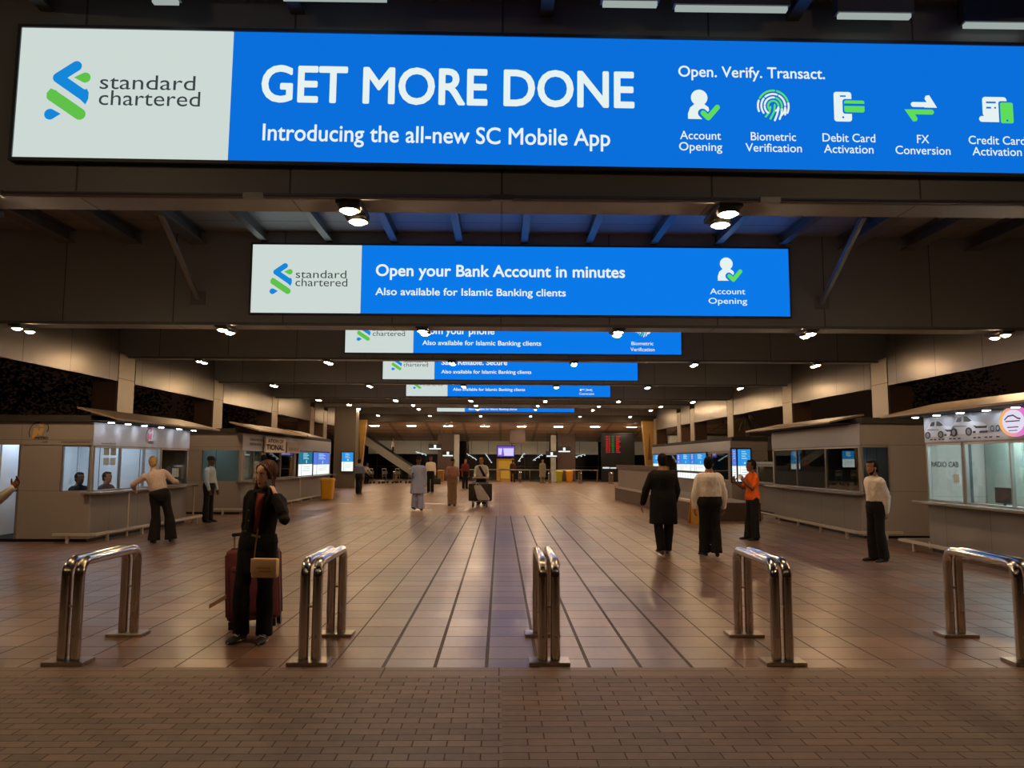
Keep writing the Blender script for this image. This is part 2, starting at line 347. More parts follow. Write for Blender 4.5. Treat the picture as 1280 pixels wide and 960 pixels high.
# side beams clad in satin panels between the columns, columns
COLS = [21.3, 28.25, 35.35, 42.4, 45.6, 52.7]
BROWN = mat('brown_column_face', '#6b5040', .6, vary=.1, vscale=3)
CLADL = panels('column_cladding', '#978b7b', .42, 6, 1.9, 'yz', gap=.012, metal=.55, vary=.04, gapc=.4)
for s, x in ((-1, -10.34), (1, 10.62)):
    for y0, y1 in zip([6.9]+COLS, COLS):
        struct(MB().box(x, x+s*.22, y0+.5, y1-.48, 3.72, 5.62).obj('beam', SIDE))
    for y in COLS:
        mb = MB().box(x+s*.02, x+s*.68, y-.46, y+.46, 0, 4.5, 1); mb.box(x, x+s*.02, y-.46, y+.46, 0, 4.5, 0)
        mb.box(x-s*.012, x+s*.05, y-.475, y-.44, 0, 4.5, 0)
        struct(mb.obj('column', [CLADL, BROWN]))
# thin pipe and conduit under the first beam
PIPE = mat('galvanised_pipe', '#8f9396', .35, .8)
mb = MB().tube([(-10.9, 6.66, 3.965), (10.9, 6.66, 3.965)], .018, 8)
for x in (-7, -4.5, -2.2, 0, 2.4, 4.8, 7.2): mb.box(x-.09, x+.09, 6.635, 6.69, 3.94, 3.99)
tag(mb.obj('conduit_pipe', PIPE), 'thin grey pipe running along the lower front edge of the nearest roof beam', 'pipe')

# ------------------------------------------------------------------ warm floodlights
BULB = emis('warm_bulb', (1.0, .845, .645), LAMP)
HOUS = mat('lamp_housing', '#3d3b39', .5, .5)
LX = [-8.42, -4.87, -1.38, 2.07, 5.48, 8.95]
lamp0 = None
def make_lamp():
    t = thing('ceiling_lamp', 'x', 'lamp', (0, 0, 0))
    mb = MB().rbox(-.11, .11, -.10, .44, -.012, .045, .01); mb.cyl((0, 0), .095, -.03, .0, 20); mb.cyl((.02, .33), .095, -.03, .0, 20)
    for x, y in ((0, 0), (.02, .33)): mb.loft([[V((x+r_*math.cos(2*math.pi*j/20), y+r_*math.sin(2*math.pi*j/20), z_)) for j in range(20)] for r_, z_ in ((.095, -.03), (.10, -.056), (.088, -.056), (.083, -.03))])
    mb.obj('housing', HOUS, t)
    for x, y in ((0, 0), (.02, .33)):
        MB().loft([[V((x+r_*math.cos(2*math.pi*j/18), y+r_*math.sin(2*math.pi*j/18), z_)) for j in range(18)] for r_, z_ in ((.03, -.082), (.055, -.072), (.068, -.052), (.07, -.03))]).obj('bulb', BULB, t, True)
    return t
PLACE = ['far left', 'second from left', 'third from left', 'third from right', 'second from right', 'far right']
for i, (a, b, z) in enumerate(BEAMS):
    for j, x in enumerate(LX):
        o = make_lamp() if lamp0 is None else copy_tree(lamp0)
        lamp0 = lamp0 or o
        o.location = (x, a+.08, z-.045)
        o['group'] = 'warm twin floodlights under the roof beams'
        o['label'] = f'warm twin-bulb floodlight under the {ORD[i]} roof beam, {PLACE[j]} of six'

# unseen lamp posts added behind the viewer to light first beam and faces
SB = emis('added_fill_bulb', (1.0, .84, .64), 420.0)
for x, l in ((-6.5, 'added unseen lamp post on the brick pavement, behind the viewer at left'), (6.5, 'added unseen lamp post on the brick pavement, behind the viewer at right')):
    t = thing('added_lamp_post', l, 'lamp', (x, -2.4, 0), group='added lamp posts behind the viewer')
    MB().tube([(0, 0, 0), (0, 0, 5.6), (0, .25, 5.85), (0, .6, 5.9)], [.07, .05, .04, .04], 10).obj('pole', HOUS, t, auto=True)
    MB().cyl((0, 0), .16, 0, .03, 16).obj('foot', HOUS, t); MB().rbox(-.16, .16, .5, .95, 5.86, 5.95, .02).obj('lamp_head', HOUS, t)
    MB().loft([[V((r_*math.cos(2*math.pi*j/18), .74+r_*math.sin(2*math.pi*j/18), z_)) for j in range(18)] for r_, z_ in ((.05, 5.80), (.11, 5.82), (.12, 5.87))]).obj('bulb', SB, t, True)
# ------------------------------------------------------------------ backlit bank signs
S_WHITE = emis('sign_white', '#cdd9d4', SIGN); S_BLUE = emis('sign_blue', '#0a6fdb', SIGN); S_BLUE2 = emis('sign_blue_bright', '#0a79e8', SIGN)
S_TXT = emis('sign_text_white', '#e6f2f0', SIGN); S_GRN = emis('sign_green', '#5fdc5a', SIGN); S_GRY = emis('sign_text_grey', '#3e464a', SIGN*.9)
L_BLUE = emis('logo_blue', '#1487d8', SIGN); L_GRN = emis('logo_green', '#5fc04a', SIGN); CUT = S_BLUE
SBOX = mat('sign_box', '#23282e', .4, .4)
def logo(parent, x0, z0, y, k):
    """ribbon mark, about 1 unit high"""
    f = Flat((x0, y, z0), (1, 0, 0), sc=k)
    f.stroke([(.47, .90), (.19, .70)], .17, (1, 1)); f.stroke([(.19, .70), (.60, .42)], .17, (1, 0))
    f.poly([(.55, .355), (.655, .53), (.69, .46), (.69, .36), (.65, .26)]); f.disc((.61, .44), .078)
    f.disc((.10, .09), .09); f.poly([(.06, .165), (.14, .17), (.27, .10), (.14, .01), (.06, .015)])
    f.obj('ribbon_mark', L_BLUE, parent)
    g = Flat((x0, y, z0), (1, 0, 0), sc=k)
    g.stroke([(.13, .395), (.57, .10)], .19, (0, 1)); g.poly([(.085, .52), (.025, .44), (.03, .36), (.075, .31), (.19, .48)])
    g.disc((.62, .71), .085); g.poly([(.58, .785), (.44, .71), (.59, .63), (.66, .64), (.66, .78)])
    g.obj('ribbon_mark', L_GRN, parent)
def icon(kind, parent, x, z, y, h):
    f = Flat((x, y, z), (1, 0, 0), sc=h)
    m = [S_TXT, S_GRN, S_BLUE if y < 10 else S_BLUE2]
    if kind == 'account':
        f.disc((-.08, .22), .27); f.poly([(-.45, -.5), (-.45, -.32), (-.38, -.12), (-.22, .02), (.06, .02), (.22, -.1), (.28, -.5)])
        f.lay = .002; f.stroke([(.02, -.30), (.20, -.48), (.52, -.10)], .30, mi=2)
        f.lay = .004; f.stroke([(.04, -.30), (.20, -.46), (.50, -.10)], .17, mi=1)
    elif kind == 'finger':
        for r, a0, a1, c in ((.5, 20, 75, 1), (.5, 85, 150, 1), (.5, 160, 200, 0), (.5, -25, 12, 0), (.39, 5, 60, 0), (.39, 72, 130, 0), (.39, 142, 215, 0), (.39, -50, -6, 0),
                              (.28, -30, 70, 1), (.28, 84, 170, 0), (.28, 182, 235, 0), (.17, 0, 110, 1), (.17, 125, 215, 1), (.17, -60, -12, 0)):
            f.arc((0, -.02), r, a0, a1, .062, c, 6, ry=r*1.05)
        f.stroke([(.05, .02), (.03, -.2), (-.1, -.45)], .062, mi=1); f.stroke([(.17, -.1), (.12, -.3), (.04, -.5)], .062)
        f.stroke([(-.09, -.05), (-.13, -.22), (-.25, -.38)], .062, mi=1); f.stroke([(.28, -.12), (.26, -.28), (.2, -.45)], .062); f.stroke([(.4, -.12), (.38, -.3)], .062)
    elif kind == 'debit':
        f.rrect(-.42, .16, -.5, .5, .09); f.lay = .002; f.rrect(-.22, -.02, .33, .38, .02, 2); f.disc((-.13, -.36), .035, 2)
        f.rrect(-.14, .62, -.24, .26, .08, 2); f.lay = .004; f.rrect(-.09, .57, -.19, .21, .06, 1); f.lay = .006; f.rect(-.09, .57, .02, .10, 2)
    elif kind == 'fx':
        f.stroke([(-.25, .12), (.35, .12)], .17); f.poly([(.10, .02), (.52, .02), (.28, .44), (.16, .42), (.12, .32), (.22, .14)])
        f.stroke([(-.35, -.13), (.33, -.13)], .17, mi=1); f.poly([(-.12, -.05), (-.55, -.05), (-.28, -.46), (-.16, -.44), (-.13, -.35), (-.24, -.16)], 1)
    else:
        f.rrect(-.42, .38, -.25, .42, .1); f.stroke([(-.45, -.33), (.3, -.33)], .2)
        f.lay = .002; f.rect(-.30, .02, .2, .26, 2); f.rect(-.30, -.14, .02, .08, 2); f.rect(-.04, .02, .02, .08, 2); f.rrect(.10, .62, -.52, .28, .08, 2)
        f.lay = .004; f.rrect(.15, .57, -.47, .23, .06, 1); f.lay = .006; f.disc((.36, -.38), .035, 2)
    return f.obj('icon', m, parent)
def bank_sign(y, zb, label, title=None, sub=None, dz=(.67, .33), ic=None, big=False, h=1.21, lab_dz=(.39, .21)):
    t = thing('advertising_sign', label, 'sign', (.36, y, zb), group='backlit bank signs along the hall')
    x0, x1, xs = -4.34, 5.06, -2.44
    wobj(MB().box(x0-.02, x1+.02, y-.04, y+.10, zb-.03, zb+h+.03), 'light_box', SBOX, t)
    mb = MB()
    for a in ((x0-.03, x1+.03, zb-.03, zb-.0), (x0-.03, x1+.03, zb+h, zb+h+.03), (x0-.03, x0, zb, zb+h), (x1, x1+.03, zb, zb+h)): mb.box(a[0], a[1], y-.075, y-.02, a[2], a[3])
    wobj(mb, 'frame', mat('sign_frame', '#59626c', .4, .5), t)
    wobj(MB().box(x0, xs-.006, y-.06, y-.03, zb, zb+h), 'white_panel', S_WHITE, t)
    wobj(MB().box(xs, x1, y-.06, y-.03, zb, zb+h), 'blue_panel', S_BLUE if big else S_BLUE2, t)
    yy = y-.066
    T = lambda s, a, b, z, cap, m=S_TXT, bold=.012: text(s, (a, yy, z), (1, 0, 0), b-a, cap, m, t, bold)
    if big:
        logo(t, -4.09, 4.61, yy, .56)
        T('standard', -3.61, -2.76, 4.905, .135, S_GRY, -.004); T('chartered', -3.61, -2.71, 4.755, .138, S_GRY, -.004)
        T('GET MORE DONE', -2.17, 1.19, 4.82, .325, bold=.022); T('Introducing the all-new SC Mobile App', -2.14, .97, 4.455, .15, bold=.012)
        T('Open. Verify. Transact.', 1.59, 2.93, 5.12, .10)
        for k, x, a, b in (('account', 1.8, ('Account', 1.60, 1.97), ('Opening', 1.59, 1.98)), ('finger', 2.45, ('Biometric', 2.24, 2.65), ('Verification', 2.19, 2.70)),
                           ('debit', 3.12, ('Debit Card', 2.89, 3.37), ('Activation', 2.90, 3.35)), ('fx', 3.80, ('FX', 3.75, 3.86), ('Conversion', 3.55, 4.05)), ('credit', 4.48, ('Credit Card', 4.22, 4.74), ('Activation', 4.25, 4.70))):
            icon(k, t, x, 4.86, yy, .28)
            T(a[0], a[1], a[2], 4.53, .076, bold=.006); T(b[0], b[1], b[2], 4.425, .076, bold=.006)
    else:
        logo(t, -4.03, zb+.33, yy, .56)
        T('standard', -3.58, -2.70, zb+.62, .138, S_GRY, -.004); T('chartered', -3.58, -2.68, zb+.475, .138, S_GRY, -.004)
        if title: T(title[0], -2.19, title[1], zb+dz[0], .20, bold=.02)
        if sub: T('Also available for Islamic Banking clients', -2.19, 1.13, zb+dz[1], .125, bold=.016)
        if ic:
            icon(ic[0], t, 3.99, zb+dz[0]+.17, yy, .42)
            T(ic[1], 3.66, 4.28, zb+dz[0]-.28, .10, bold=.006); T(ic[2], 3.63, 4.31, zb+dz[0]-.45, .10, bold=.006)
    return t
big_sign = bank_sign(6.71, 4.26, 'largest and nearest blue backlit sign, reading GET MORE DONE, with five icons', big=True)
big_sign.rotation_euler = (0, R(.38), 0)      # hangs a little askew
bank_sign(13.26, 4.16, 'blue backlit sign reading Open your Bank Account in minutes', ('Open your Bank Account in minutes', 2.17), True, ic=('account', 'Account', 'Opening'))
bank_sign(21.35, 4.60, 'blue backlit sign showing from your phone and Biometric Verification, half cut by a beam', ('from your phone', -.18), True, (.54, .23), ('finger', 'Biometric', 'Verification'), h=1.0)
bank_sign(28.25, 4.58, 'blue backlit sign showing Safe. Reliable. Secure with its upper half hidden', ('Safe. Reliable. Secure', .24), True, (.55, .23), h=1.0)
bank_sign(35.35, 4.55, 'thin blue backlit sign strip with Conversion at its right end, fifth down the hall', None, True, (.55, .26), ('fx', 'FX', 'Conversion'), h=1.0)
bank_sign(52.62, 4.92, 'farthest blue backlit sign, only a thin strip seen under the far beams', None, True, (.55, .12), h=.66)

# ------------------------------------------------------------------ steel crowd barriers
CHROME = mat('polished_steel', '#cfc9c0', .13, 1, vary=.04, vscale=3, bump=.02, bscale=9)
PLATE = mat('brushed_steel_plate', '#a89c8e', .3, 1, vary=.06)
def barrier(label, x, y0, L=1.0, h=.80):
    t = thing('steel_barrier', label, 'barrier', (x, y0, 0), group='paired-tube steel barriers')
    for s in (-1, 1):
        mb = MB(); pts = [(s*.051, 0, .018)]; b = .11
        for k in range(9): a = R(180-90*k/8); pts.append((s*.051, b+b*math.cos(a), h-b+b*math.sin(a)))
        for k in range(9): a = R(90-90*k/8); pts.append((s*.051, L-b+b*math.cos(a), h-b+b*math.sin(a)))
        pts.append((s*.051, L, .018)); mb.tube(pts, .041, 18).obj('tube', CHROME, t, auto=True)
    for yy in (0, L):
        MB().rbox(-.165, .165, yy-.10, yy+.10, 0, .03, .004).obj('base_plate', PLATE, t)
        MB().tube([(-.05, yy, .45), (.05, yy, .45)], .012, 8).obj('spacer_pin', PLATE, t)
        mb = MB()
        for s in (-1, 1): mb.tube([(s*.051, yy-.044, .22), (s*.051, yy-.036, .22)], .009, 8)
        mb.obj('bolt', PLATE, t)
    return t
for i, (x, l) in enumerate(((-3.46, 'steel twin-tube barrier at the left, left of the woman in black'), (-1.53, 'steel twin-tube barrier just right of the woman with the burgundy suitcase'),
        (.405, 'steel twin-tube barrier in the middle, seen end-on'), (2.31, 'steel twin-tube barrier between the middle one and the cut-off one'), (4.33, 'steel twin-tube barrier cut by the right edge of the photo'))):
    barrier(l, x, 6.42)
for x, y, l in ((-7.4, 54.2, 'tiny far steel barrier near the escalator foot'), (1.4, 54.2, 'tiny far steel barrier under the purple screen'), (3.5, 54.2, 'tiny far steel barrier beside the pale post'),
             (5.65, 54.2, 'tiny far steel barrier right of the yellow bins'), (7.85, 54.2, 'tiny far steel barrier below the flight board')):
    barrier(l, x, y)
# ------------------------------------------------------------------ service kiosks along both sides
KWALL = panels('kiosk_board', '#85807f', .42, 1.25, 3, 'yz', gap=.008, vary=.02, gapc=.5)
KFRONT = panels('kiosk_front_board', '#958b87', .42, 1.9, 1.0, 'xz', gap=.006, vary=.02, gapc=.55)
KFAS = mat('fascia_board', '#aeaeb6', .35, vary=.03)
KWHITE = mat('white_interior', '#dfe3e6', .45)
SEAM = mat('dark_seam', '#4a4e55', .5)
KROOF = mat('canopy_sheet', '#94806c', .5, .2, vary=.06)
KROOFD = mat('dark_roof_edge', '#2c2623', .7)
ALU = mat('aluminium_frame', '#b3b0ab', .3, .8)
COUNT = mat('counter_top', '#8d877f', .25, .3)
GLASS = glass('clear_glass', (.93, .96, .96)); GLASSD = glass('smoked_glass', (.55, .58, .57), .10)
DOWN = emis('cool_downlight', (.93, .97, 1.0), KLAMP); COOLP = emis('cool_ceiling_panel', (.86, .92, 1.0), 11.0); COOLG = emis('green_white_panel', (.86, .97, .96), 40.0); DIMP = emis('dim_panel', (.85, .95, .95), 1.3)
PAPER = mat('white_paper', '#e8e8e4', .7); BLK = mat('black_plastic', '#141416', .4); DKTXT = mat('dark_print', '#3a2a26', .6)
RAILM = mat('bumper_rail_steel', '#c4bbae', .4, .2)
def wall(mb, axis, c0, c1, a0, a1, z0, z1, holes=(), mi=0):
    A = sorted({a0, a1, *[h[0] for h in holes], *[h[1] for h in holes]}); Z = sorted({z0, z1, *[h[2] for h in holes], *[h[3] for h in holes]})
    for p, q in zip(A, A[1:]):
        for u, v in zip(Z, Z[1:]):
            m, k = (p+q)/2, (u+v)/2
            if any(h[0] < m < h[1] and h[2] < k < h[3] for h in holes) or not (a0 <= m <= a1 and z0 <= k <= z1): continue
            if axis == 'x': mb.box(p, q, c0, c1, u, v, mi)
            else: mb.box(c0, c1, p, q, u, v, mi)
    return mb
def kiosk(label, s, xf, y0, y1, xb, fw, sw, door=None, zt=2.36, zs=1.90, lit=COOLP, inner=None, canopy=None, lights=(), mull=(), gl=GLASS, counter=True, roof=True, group='grey service kiosks along the hall', posts=(), fas=KFAS, partition=None):
    t = thing('service_kiosk', label, 'kiosk', (xf, y0, 0), group=group)
    th = .06; i = s*th                                  # s points away from the aisle
    for a0, a1 in (((min(xb, xf), door[0]), (door[1], max(xb, xf))) if door else ((min(xb, xf), max(xb, xf)),)):
        wobj(wall(MB(), 'x', y0, y0+th, a0, a1, .06, zs, [h for h in fw if a0 <= h[0] and h[1] <= a1]), 'front_wall', KFRONT, t)
    mb = wall(MB(), 'y', xf, xf+i, y0+th, y1, .06, zs, sw)
    wobj(mb, 'side_wall', KWALL, t)
    wobj(MB().box(min(xb, xf), max(xb, xf), y0-.012, y0+th, zs, zt), 'front_fascia', KFRONT, t)
    wobj(MB().box(xf-s*.012, xf+i, y0-.0, y1, zs, zt), 'side_fascia', fas, t)
    wobj(MB().box(xb, xb-i, y0+th, y1, .06, zt), 'back_wall', KWALL, t)
    wobj(MB().box(xf+i, xb-i, y1-th, y1, .06, zt), 'end_wall', KFRONT, t)
    wobj(MB().box(xb, xf+s*.03, y0+.03, y1-.02, 0, .06), 'plinth', BLK, t)
    if roof: wobj(MB().box(xb, xf+s*.02, y0-.08, y1+.05, zt, zt+.13), 'roof', KROOFD, t)
    xi = inner if inner is not None else xb-i*2
    mb = MB().box(xi, xi+s*.04, y0+.2, y1-.1, .1, zt-.1)
    n = int((y1-y0)/.62)
    for k in range(1, n+1): yy = y0+.2+(y1-y0-.3)*k/(n+1); mb.box(xi-s*.004, xi, yy-.008, yy+.008, .1, zt-.12, 1)
    mb.box(xi-s*.05, xi-s*.03, y0+1.0, y0+1.03, 1.25, 1.42, 2)
    wobj(mb, 'interior_wall', [KWHITE, SEAM, BLK], t)
    wobj(MB().box(xf+i*1.2, xi, y0+.1, y1-.1, zt-.10, zt-.04), 'interior_ceiling', KWHITE, t)
    if partition:
        mb = MB().box(xf+i*1.5, xi, partition, partition+.05, .1, zt-.1); mb.box(xf+i*1.5, xi, partition+.05, partition+.07, .1, zt-.1, 1)
        for k in range(1, 4): q = xf+(xi-xf)*k/4; mb.box(q-.008, q+.008, partition-.004, partition, .1, zt-.1, 1)
        wobj(mb, 'partition', [KWHITE, SEAM], t)
    ye = partition or y1
    if lit:
        for k in (.3, .75):
            yy = y0+(ye-y0)*k; xm = (xf+xi)/2
            wobj(MB().box(xm-.28, xm+.28, yy-.3, yy+.3, zt-.125, zt-.105), 'light_panel', lit, t)
    for a0, a1, z0, z1 in fw: 
        w_ = wobj(MB().box(a0, a1, y0+.02, y0+.03, z0, z1), 'window', gl, t)
        mb = MB()
        for p in (a0, a1-.025): mb.box(p, p+.025, y0-.008, y0+.05, z0, z1)
        mb.box(a0, a1, y0-.008, y0+.05, z1-.025, z1); wobj(mb, 'window_frame', ALU, w_)
    for a0, a1, z0, z1 in sw:
        w_ = wobj(MB().box(xf+s*.02, xf+s*.03, a0, a1, z0, z1), 'window', gl, t)
        mb = MB()
        for p in [a0, a1-.03]+[q for q in mull if a0 < q < a1]: mb.box(xf-s*.008, xf+s*.05, p, p+.03, z0, z1)
        mb.box(xf-s*.008, xf+s*.05, a0, a1, z1-.03, z1); mb.box(xf-s*.008, xf+s*.05, a0, a1, z0, z0+.025); wobj(mb, 'window_frame', ALU, w_)
    if counter:
        z = sw[0][2]
        wobj(MB().rbox(min(xf+s*.12, xf-s*.26), max(xf+s*.12, xf-s*.26), y0-.12, y1+.1, z-.05, z-.005, .008), 'counter', COUNT, t)
    for yy in posts: wobj(MB().tube([(xf-s*.22, yy, 0), (xf-s*.22, yy, sw[0][2]-.05)], .022, 10), 'counter_post', RAILM, t, auto=True)
    if canopy:
        ca, cb, za, zb_, ov = canopy
        xo = xf-s*ov; xr = xf+s*.35
        p = [(xo, cb, zb_-.03), (xr, cb-.35, za-.03), (xr, ca+.15, za-.03), (xo, ca, zb_-.03)]
        mb = MB().hexa([V(q) for q in p]+[V(q)+V((0, 0, .035)) for q in p])
        mb.box(min(xo, xf), max(xo, xf), ca+.02, cb-.02, zb_-.045, zb_-.03, 1)
        cn = wobj(mb, 'canopy', [KROOF, KROOFD], t)
        for yy in lights:
            d = wobj(MB().cyl((xf-s*.22, yy), .075, zb_-.062, zb_-.045, 16), 'downlight_ring', ALU, cn)
            wobj(MB().cyl((xf-s*.22, yy), .058, zb_-.067, zb_-.061, 16), 'downlight', DOWN, d)
    return t
def bumper(label, pts, z=.17):
    t = thing('bumper_rail', label, 'rail', (pts[0][0], pts[0][1], 0), group='low steel bumper rails before the kiosks')
    mb = MB(); P3 = [V((x, y, z)) for x, y in pts]
    for a, b in zip(P3, P3[1:]):
        d = (b-a).normalized(); nn = V((-d.y, d.x, 0))*.05; u = V((0, 0, .022))
        mb.hexa([a-nn-u, b-nn-u, b+nn-u, a+nn-u, a-nn+u, b-nn+u, b+nn+u, a+nn+u])
    wobj(mb, 'rail', RAILM, t)
    for a, b in zip(P3, P3[1:]):
        L = (b-a).length; k = max(1, int(L/1.3))
        for q in range(k):
            c = a.lerp(b, (q+.35)/k); wobj(MB().box(c.x-.025, c.x+.025, c.y-.025, c.y+.025, 0, z-.02), 'foot', RAILM, t)
    return t
def emblem(parent, o, r, k, fig, txt):
    """arc with a figure, METRO lettering below"""
    f = Flat(o, r, sc=k)
    f.arc((-.02, -.05), .5, 60, 205, .05, 0, 12, ry=.56); f.arc((.2, .2), .32, -40, 50, .05, 0, 6)
    f.obj('emblem_arc', DKTXT, parent)
    g = Flat(o, r, sc=k); g.disc((.14, .40), .13)
    g.poly([(-.28, .2), (-.05, .2), (.0, .02), (.08, .2), (.3, .2), (.16, -.2), (.02, -.2), (-.02, -.05), (-.12, -.25), (-.36, -.42)])
    g.obj('emblem_figure', fig, parent)
    oo = V(o)+V(r)*(-.18*k)+V((0, 0, -.42*k)); text('METRO', oo, r, .72*k, .15*k, txt, parent, .02)
    oo = V(o)+V(r)*(.22*k)+V((0, 0, -.62*k)); text('CAB', oo, r, .3*k, .11*k, txt, parent, .01)
GOLD = mat('gold_letters', '#e0b56a', .35, .3); PINK = mat('red_print', '#c05068', .5)

# left, nearest
k1 = kiosk('nearest left kiosk, bright inside, with a gold emblem and downlit fascia', -1, -8.1, 15.45, 20.2, -11.4, [(-8.69, -8.13, 1.0, 1.89)], [(15.52, 18.5, .98, 1.88), (18.58, 20.14, .98, 1.88)],
           door=(-10.9, -9.5, .06, 1.9), inner=-10.0, canopy=(15.3, 20.85, 2.66, 2.42, .55), lights=(15.7, 16.4, 17.15, 18.0, 19.0, 19.9), mull=(16.6, 17.7), posts=(16.6, 20.1), partition=18.52)
emblem(k1, (-9.17, 15.434, 2.16), (1, 0, 0), .36, GOLD, DKTXT)
emblem(k1, (-8.085, 17.9, 2.14), (0, 1, 0), .38, PINK, PINK)
text('www.metrocab.com.pk', (-8.72, 15.434, 1.945), (1, 0, 0), .58, .035, DKTXT, k1, .01)
text('www.metrocab.com.pk', (-8.085, 15.75, 1.93), (0, 1, 0), .6, .035, DKTXT, k1, .01)
mb = MB().box(-11.2, -9.4, 16.5, 16.55, .1, 2.2); mb.box(-9.72, -9.705, 16.49, 16.5, .1, 2.2, 1); mb.box(-9.44, -9.4, 15.55, 16.5, .1, 2.2)
wobj(mb, 'cupboard_wall', [KWHITE, SEAM], k1)
wobj(MB().box(-10.8, -9.6, 15.7, 16.1, 2.2, 2.22), 'light_panel', COOLP, k1)
hd = wobj(MB().box(-9.53, -9.5, 15.43, 15.52, .06, 1.9), 'door_jamb', ALU, k1); wobj(MB().rbox(-9.54, -9.505, 15.38, 15.43, .98, 1.06, .008), 'handle', BLK, hd)
wobj(MB().box(-8.155, -8.15, 19.35, 19.75, 1.18, 1.40), 'paper_notice', PAPER, k1)
for q, (yy, zz) in enumerate(((16.0, 1.50), (16.28, 1.50), (16.0, 1.70), (16.28, 1.70))):
    wobj(MB().box(-8.155, -8.15, yy, yy+.22, zz, zz+.15), 'paper_notice', PAPER, k1)
bumper('low bumper rail before the nearest left kiosk', [(-8.62, 15.2), (-7.85, 15.2), (-7.72, 20.9)])

# left, second
k2 = kiosk('second left kiosk with a corner window and lit posters at its far end', -1, -7.75, 23.3, 35.4, -12.0, [(-8.95, -7.82, .98, 1.92)], [(23.5, 25.2, .98, 1.92), (25.6, 29.2, .98, 1.92), (29.4, 35.2, .98, 1.92)],
           lit=DIMP, canopy=None, mull=(24.4, 27.4, 31.0, 33), zt=2.42, posts=(25.4, 29.3), inner=-10.8, partition=25.35, gl=glass('pale_glass', (.75, .84, .83), .05), counter=True)
for a, b in ((22.9, 25.5), (25.4, 28.6), (28.8, 31.6)):
    p = [(-7.15, b, 2.46), (-8.0, b-.5, 2.70), (-8.0, a-.1, 2.70), (-7.15, a, 2.46)]
    wobj(MB().hexa([V(q) for q in p]+[V(q)+V((0, 0, .04)) for q in p]), 'canopy', KROOF, k2)
FADED = mat('faded_print', '#7a6a66', .6)
def smudge(parent, o, r, n, h, m):
    f = Flat(o, r)
    for k in range(n): f.rect(k*h*1.15, k*h*1.15+h*(.55+.35*((k*7) % 3)/2), 0, h)
    f.obj('faded_print', m, parent)
smudge(k2, (-7.73, 23.9, 2.2), (0, 1, 0), 14, .085, FADED); smudge(k2, (-7.73, 23.9, 2.06), (0, 1, 0), 12, .085, FADED)
bumper('low bumper rail before the second left kiosk', [(-8.5, 22.95), (-7.45, 22.95), (-7.35, 35.6)])
sg = thing('name_board', 'white board lettered ATION OF and TIONAL above the second left kiosk', 'sign', (-7.6, 25.3, 2.0))
wobj(MB().box(-7.69, -7.64, 25.25, 27.6, 1.86, 2.36), 'board', mat('cream_board', '#e6d9cc', .5), sg)
DK2 = mat('navy_print', '#1d1b26', .5)
text('ATION OF', (-7.632, 25.45, 2.185), (0, 1, 0), 1.8, .12, DK2, sg, .012); text('TIONAL', (-7.632, 25.3, 1.945), (0, 1, 0), 2.05, .17, DK2, sg, .03)
s2 = thing('name_board', 'small greyish board with faded lettering beside the white board', 'sign', (-7.6, 27.9, 2.0))
wobj(MB().box(-7.69, -7.65, 27.8, 29.6, 1.86, 2.26), 'board', mat('mauve_board', '#a5938d', .5), s2); smudge(s2, (-7.642, 28.0, 1.93), (0, 1, 0), 9, .13, FADED)

# right, nearest: car hire desk
k3 = kiosk('nearest right kiosk with car pictures on its lit fascia and pale green interior', 1, 7.95, 9.2, 14.3, 10.6, [], [(9.4, 13.1, .93, 1.97), (13.16, 14.26, .93, 1.97)],
           zt=2.47, zs=2.0, lit=COOLG, canopy=(8.6, 14.95, 2.74, 2.52, .5), lights=(9.3, 10.0, 10.7, 11.4, 12.1, 12.8, 13.5, 14.2), mull=(11.9,), inner=9.5, partition=None, fas=mat('fascia_print', '#a9abb6', .3, vary=.03))
CARW = mat('car_silver', '#c9ccd4', .4); CARD = mat('car_dark', '#22242b', .4); CARM = mat('car_mid', '#7d808b', .4)
def car(parent, y, z, kx, k):
    f = Flat((7.932, y, z), (0, -kx/k, 0), sc=k); f.n = V((-1, 0, 0))
    f.poly([(0, .12), (.02, .42), (.14, .62), (.26, .86), (.52, .92), (.66, .88), (.86, .60), (1.2, .50), (1.36, .36), (1.4, .16), (1.34, .02), (.80, .0), (.5, .02), (.1, .04)])
    f.lay = .002
    f.poly([(.20, .62), (.29, .82), (.44, .86), (.42, .60)], 1); f.poly([(.50, .60), (.52, .87), (.64, .84), (.82, .62), (.7, .58)], 1)
    f.poly([(.84, .40), (1.0, .36), (1.28, .34), (1.36, .36), (1.34, .24), (.96, .26)], 1); f.poly([(1.08, .12), (1.38, .12), (1.35, .03), (1.06, .03)], 1); f.poly([(.84, .14), (.94, .14), (.93, .03), (.83, .03)], 1)
    f.poly([(.02, .40), (.14, .46), (.6, .40), (.62, .36), (.1, .38)], 2)
    for c in ((.10, .12), (.68, .12)): f.disc(c, .13, 1, ry=.2)
    f.lay = .004
    for c in ((.10, .12), (.68, .12)): f.disc(c, .07, 2, ry=.13)
    f.disc((.45, .60), .05, 0); f.obj('car_picture', [CARW, CARD, CARM], parent)
car(k3, 14.24, 2.09, .72, .33); car(k3, 13.42, 2.11, .74, .36)
f = Flat((7.93, 14.1, 2.035), (0, -1, 0))
for a in (0, .12, .27, .38, .6, .72, .86, 1.3, 1.42, 1.6, 1.72, 1.9): f.rect(a, a+.08, 0, .022)
f.obj('small_print', DKTXT, k3)
f = Flat((7.93, 12.34, 2.13), (0, -1, 0))
for a in (0, .14, .30, .42): f.arc((a+.05, .05), .045, 0, 360, .016, 0, 8)
f.obj('small_print', DKTXT, k3)
ov = thing('oval_sign', 'glowing oval sign with pink and orange rim on the right kiosk', 'sign', (7.9, 11.72, 2.26))
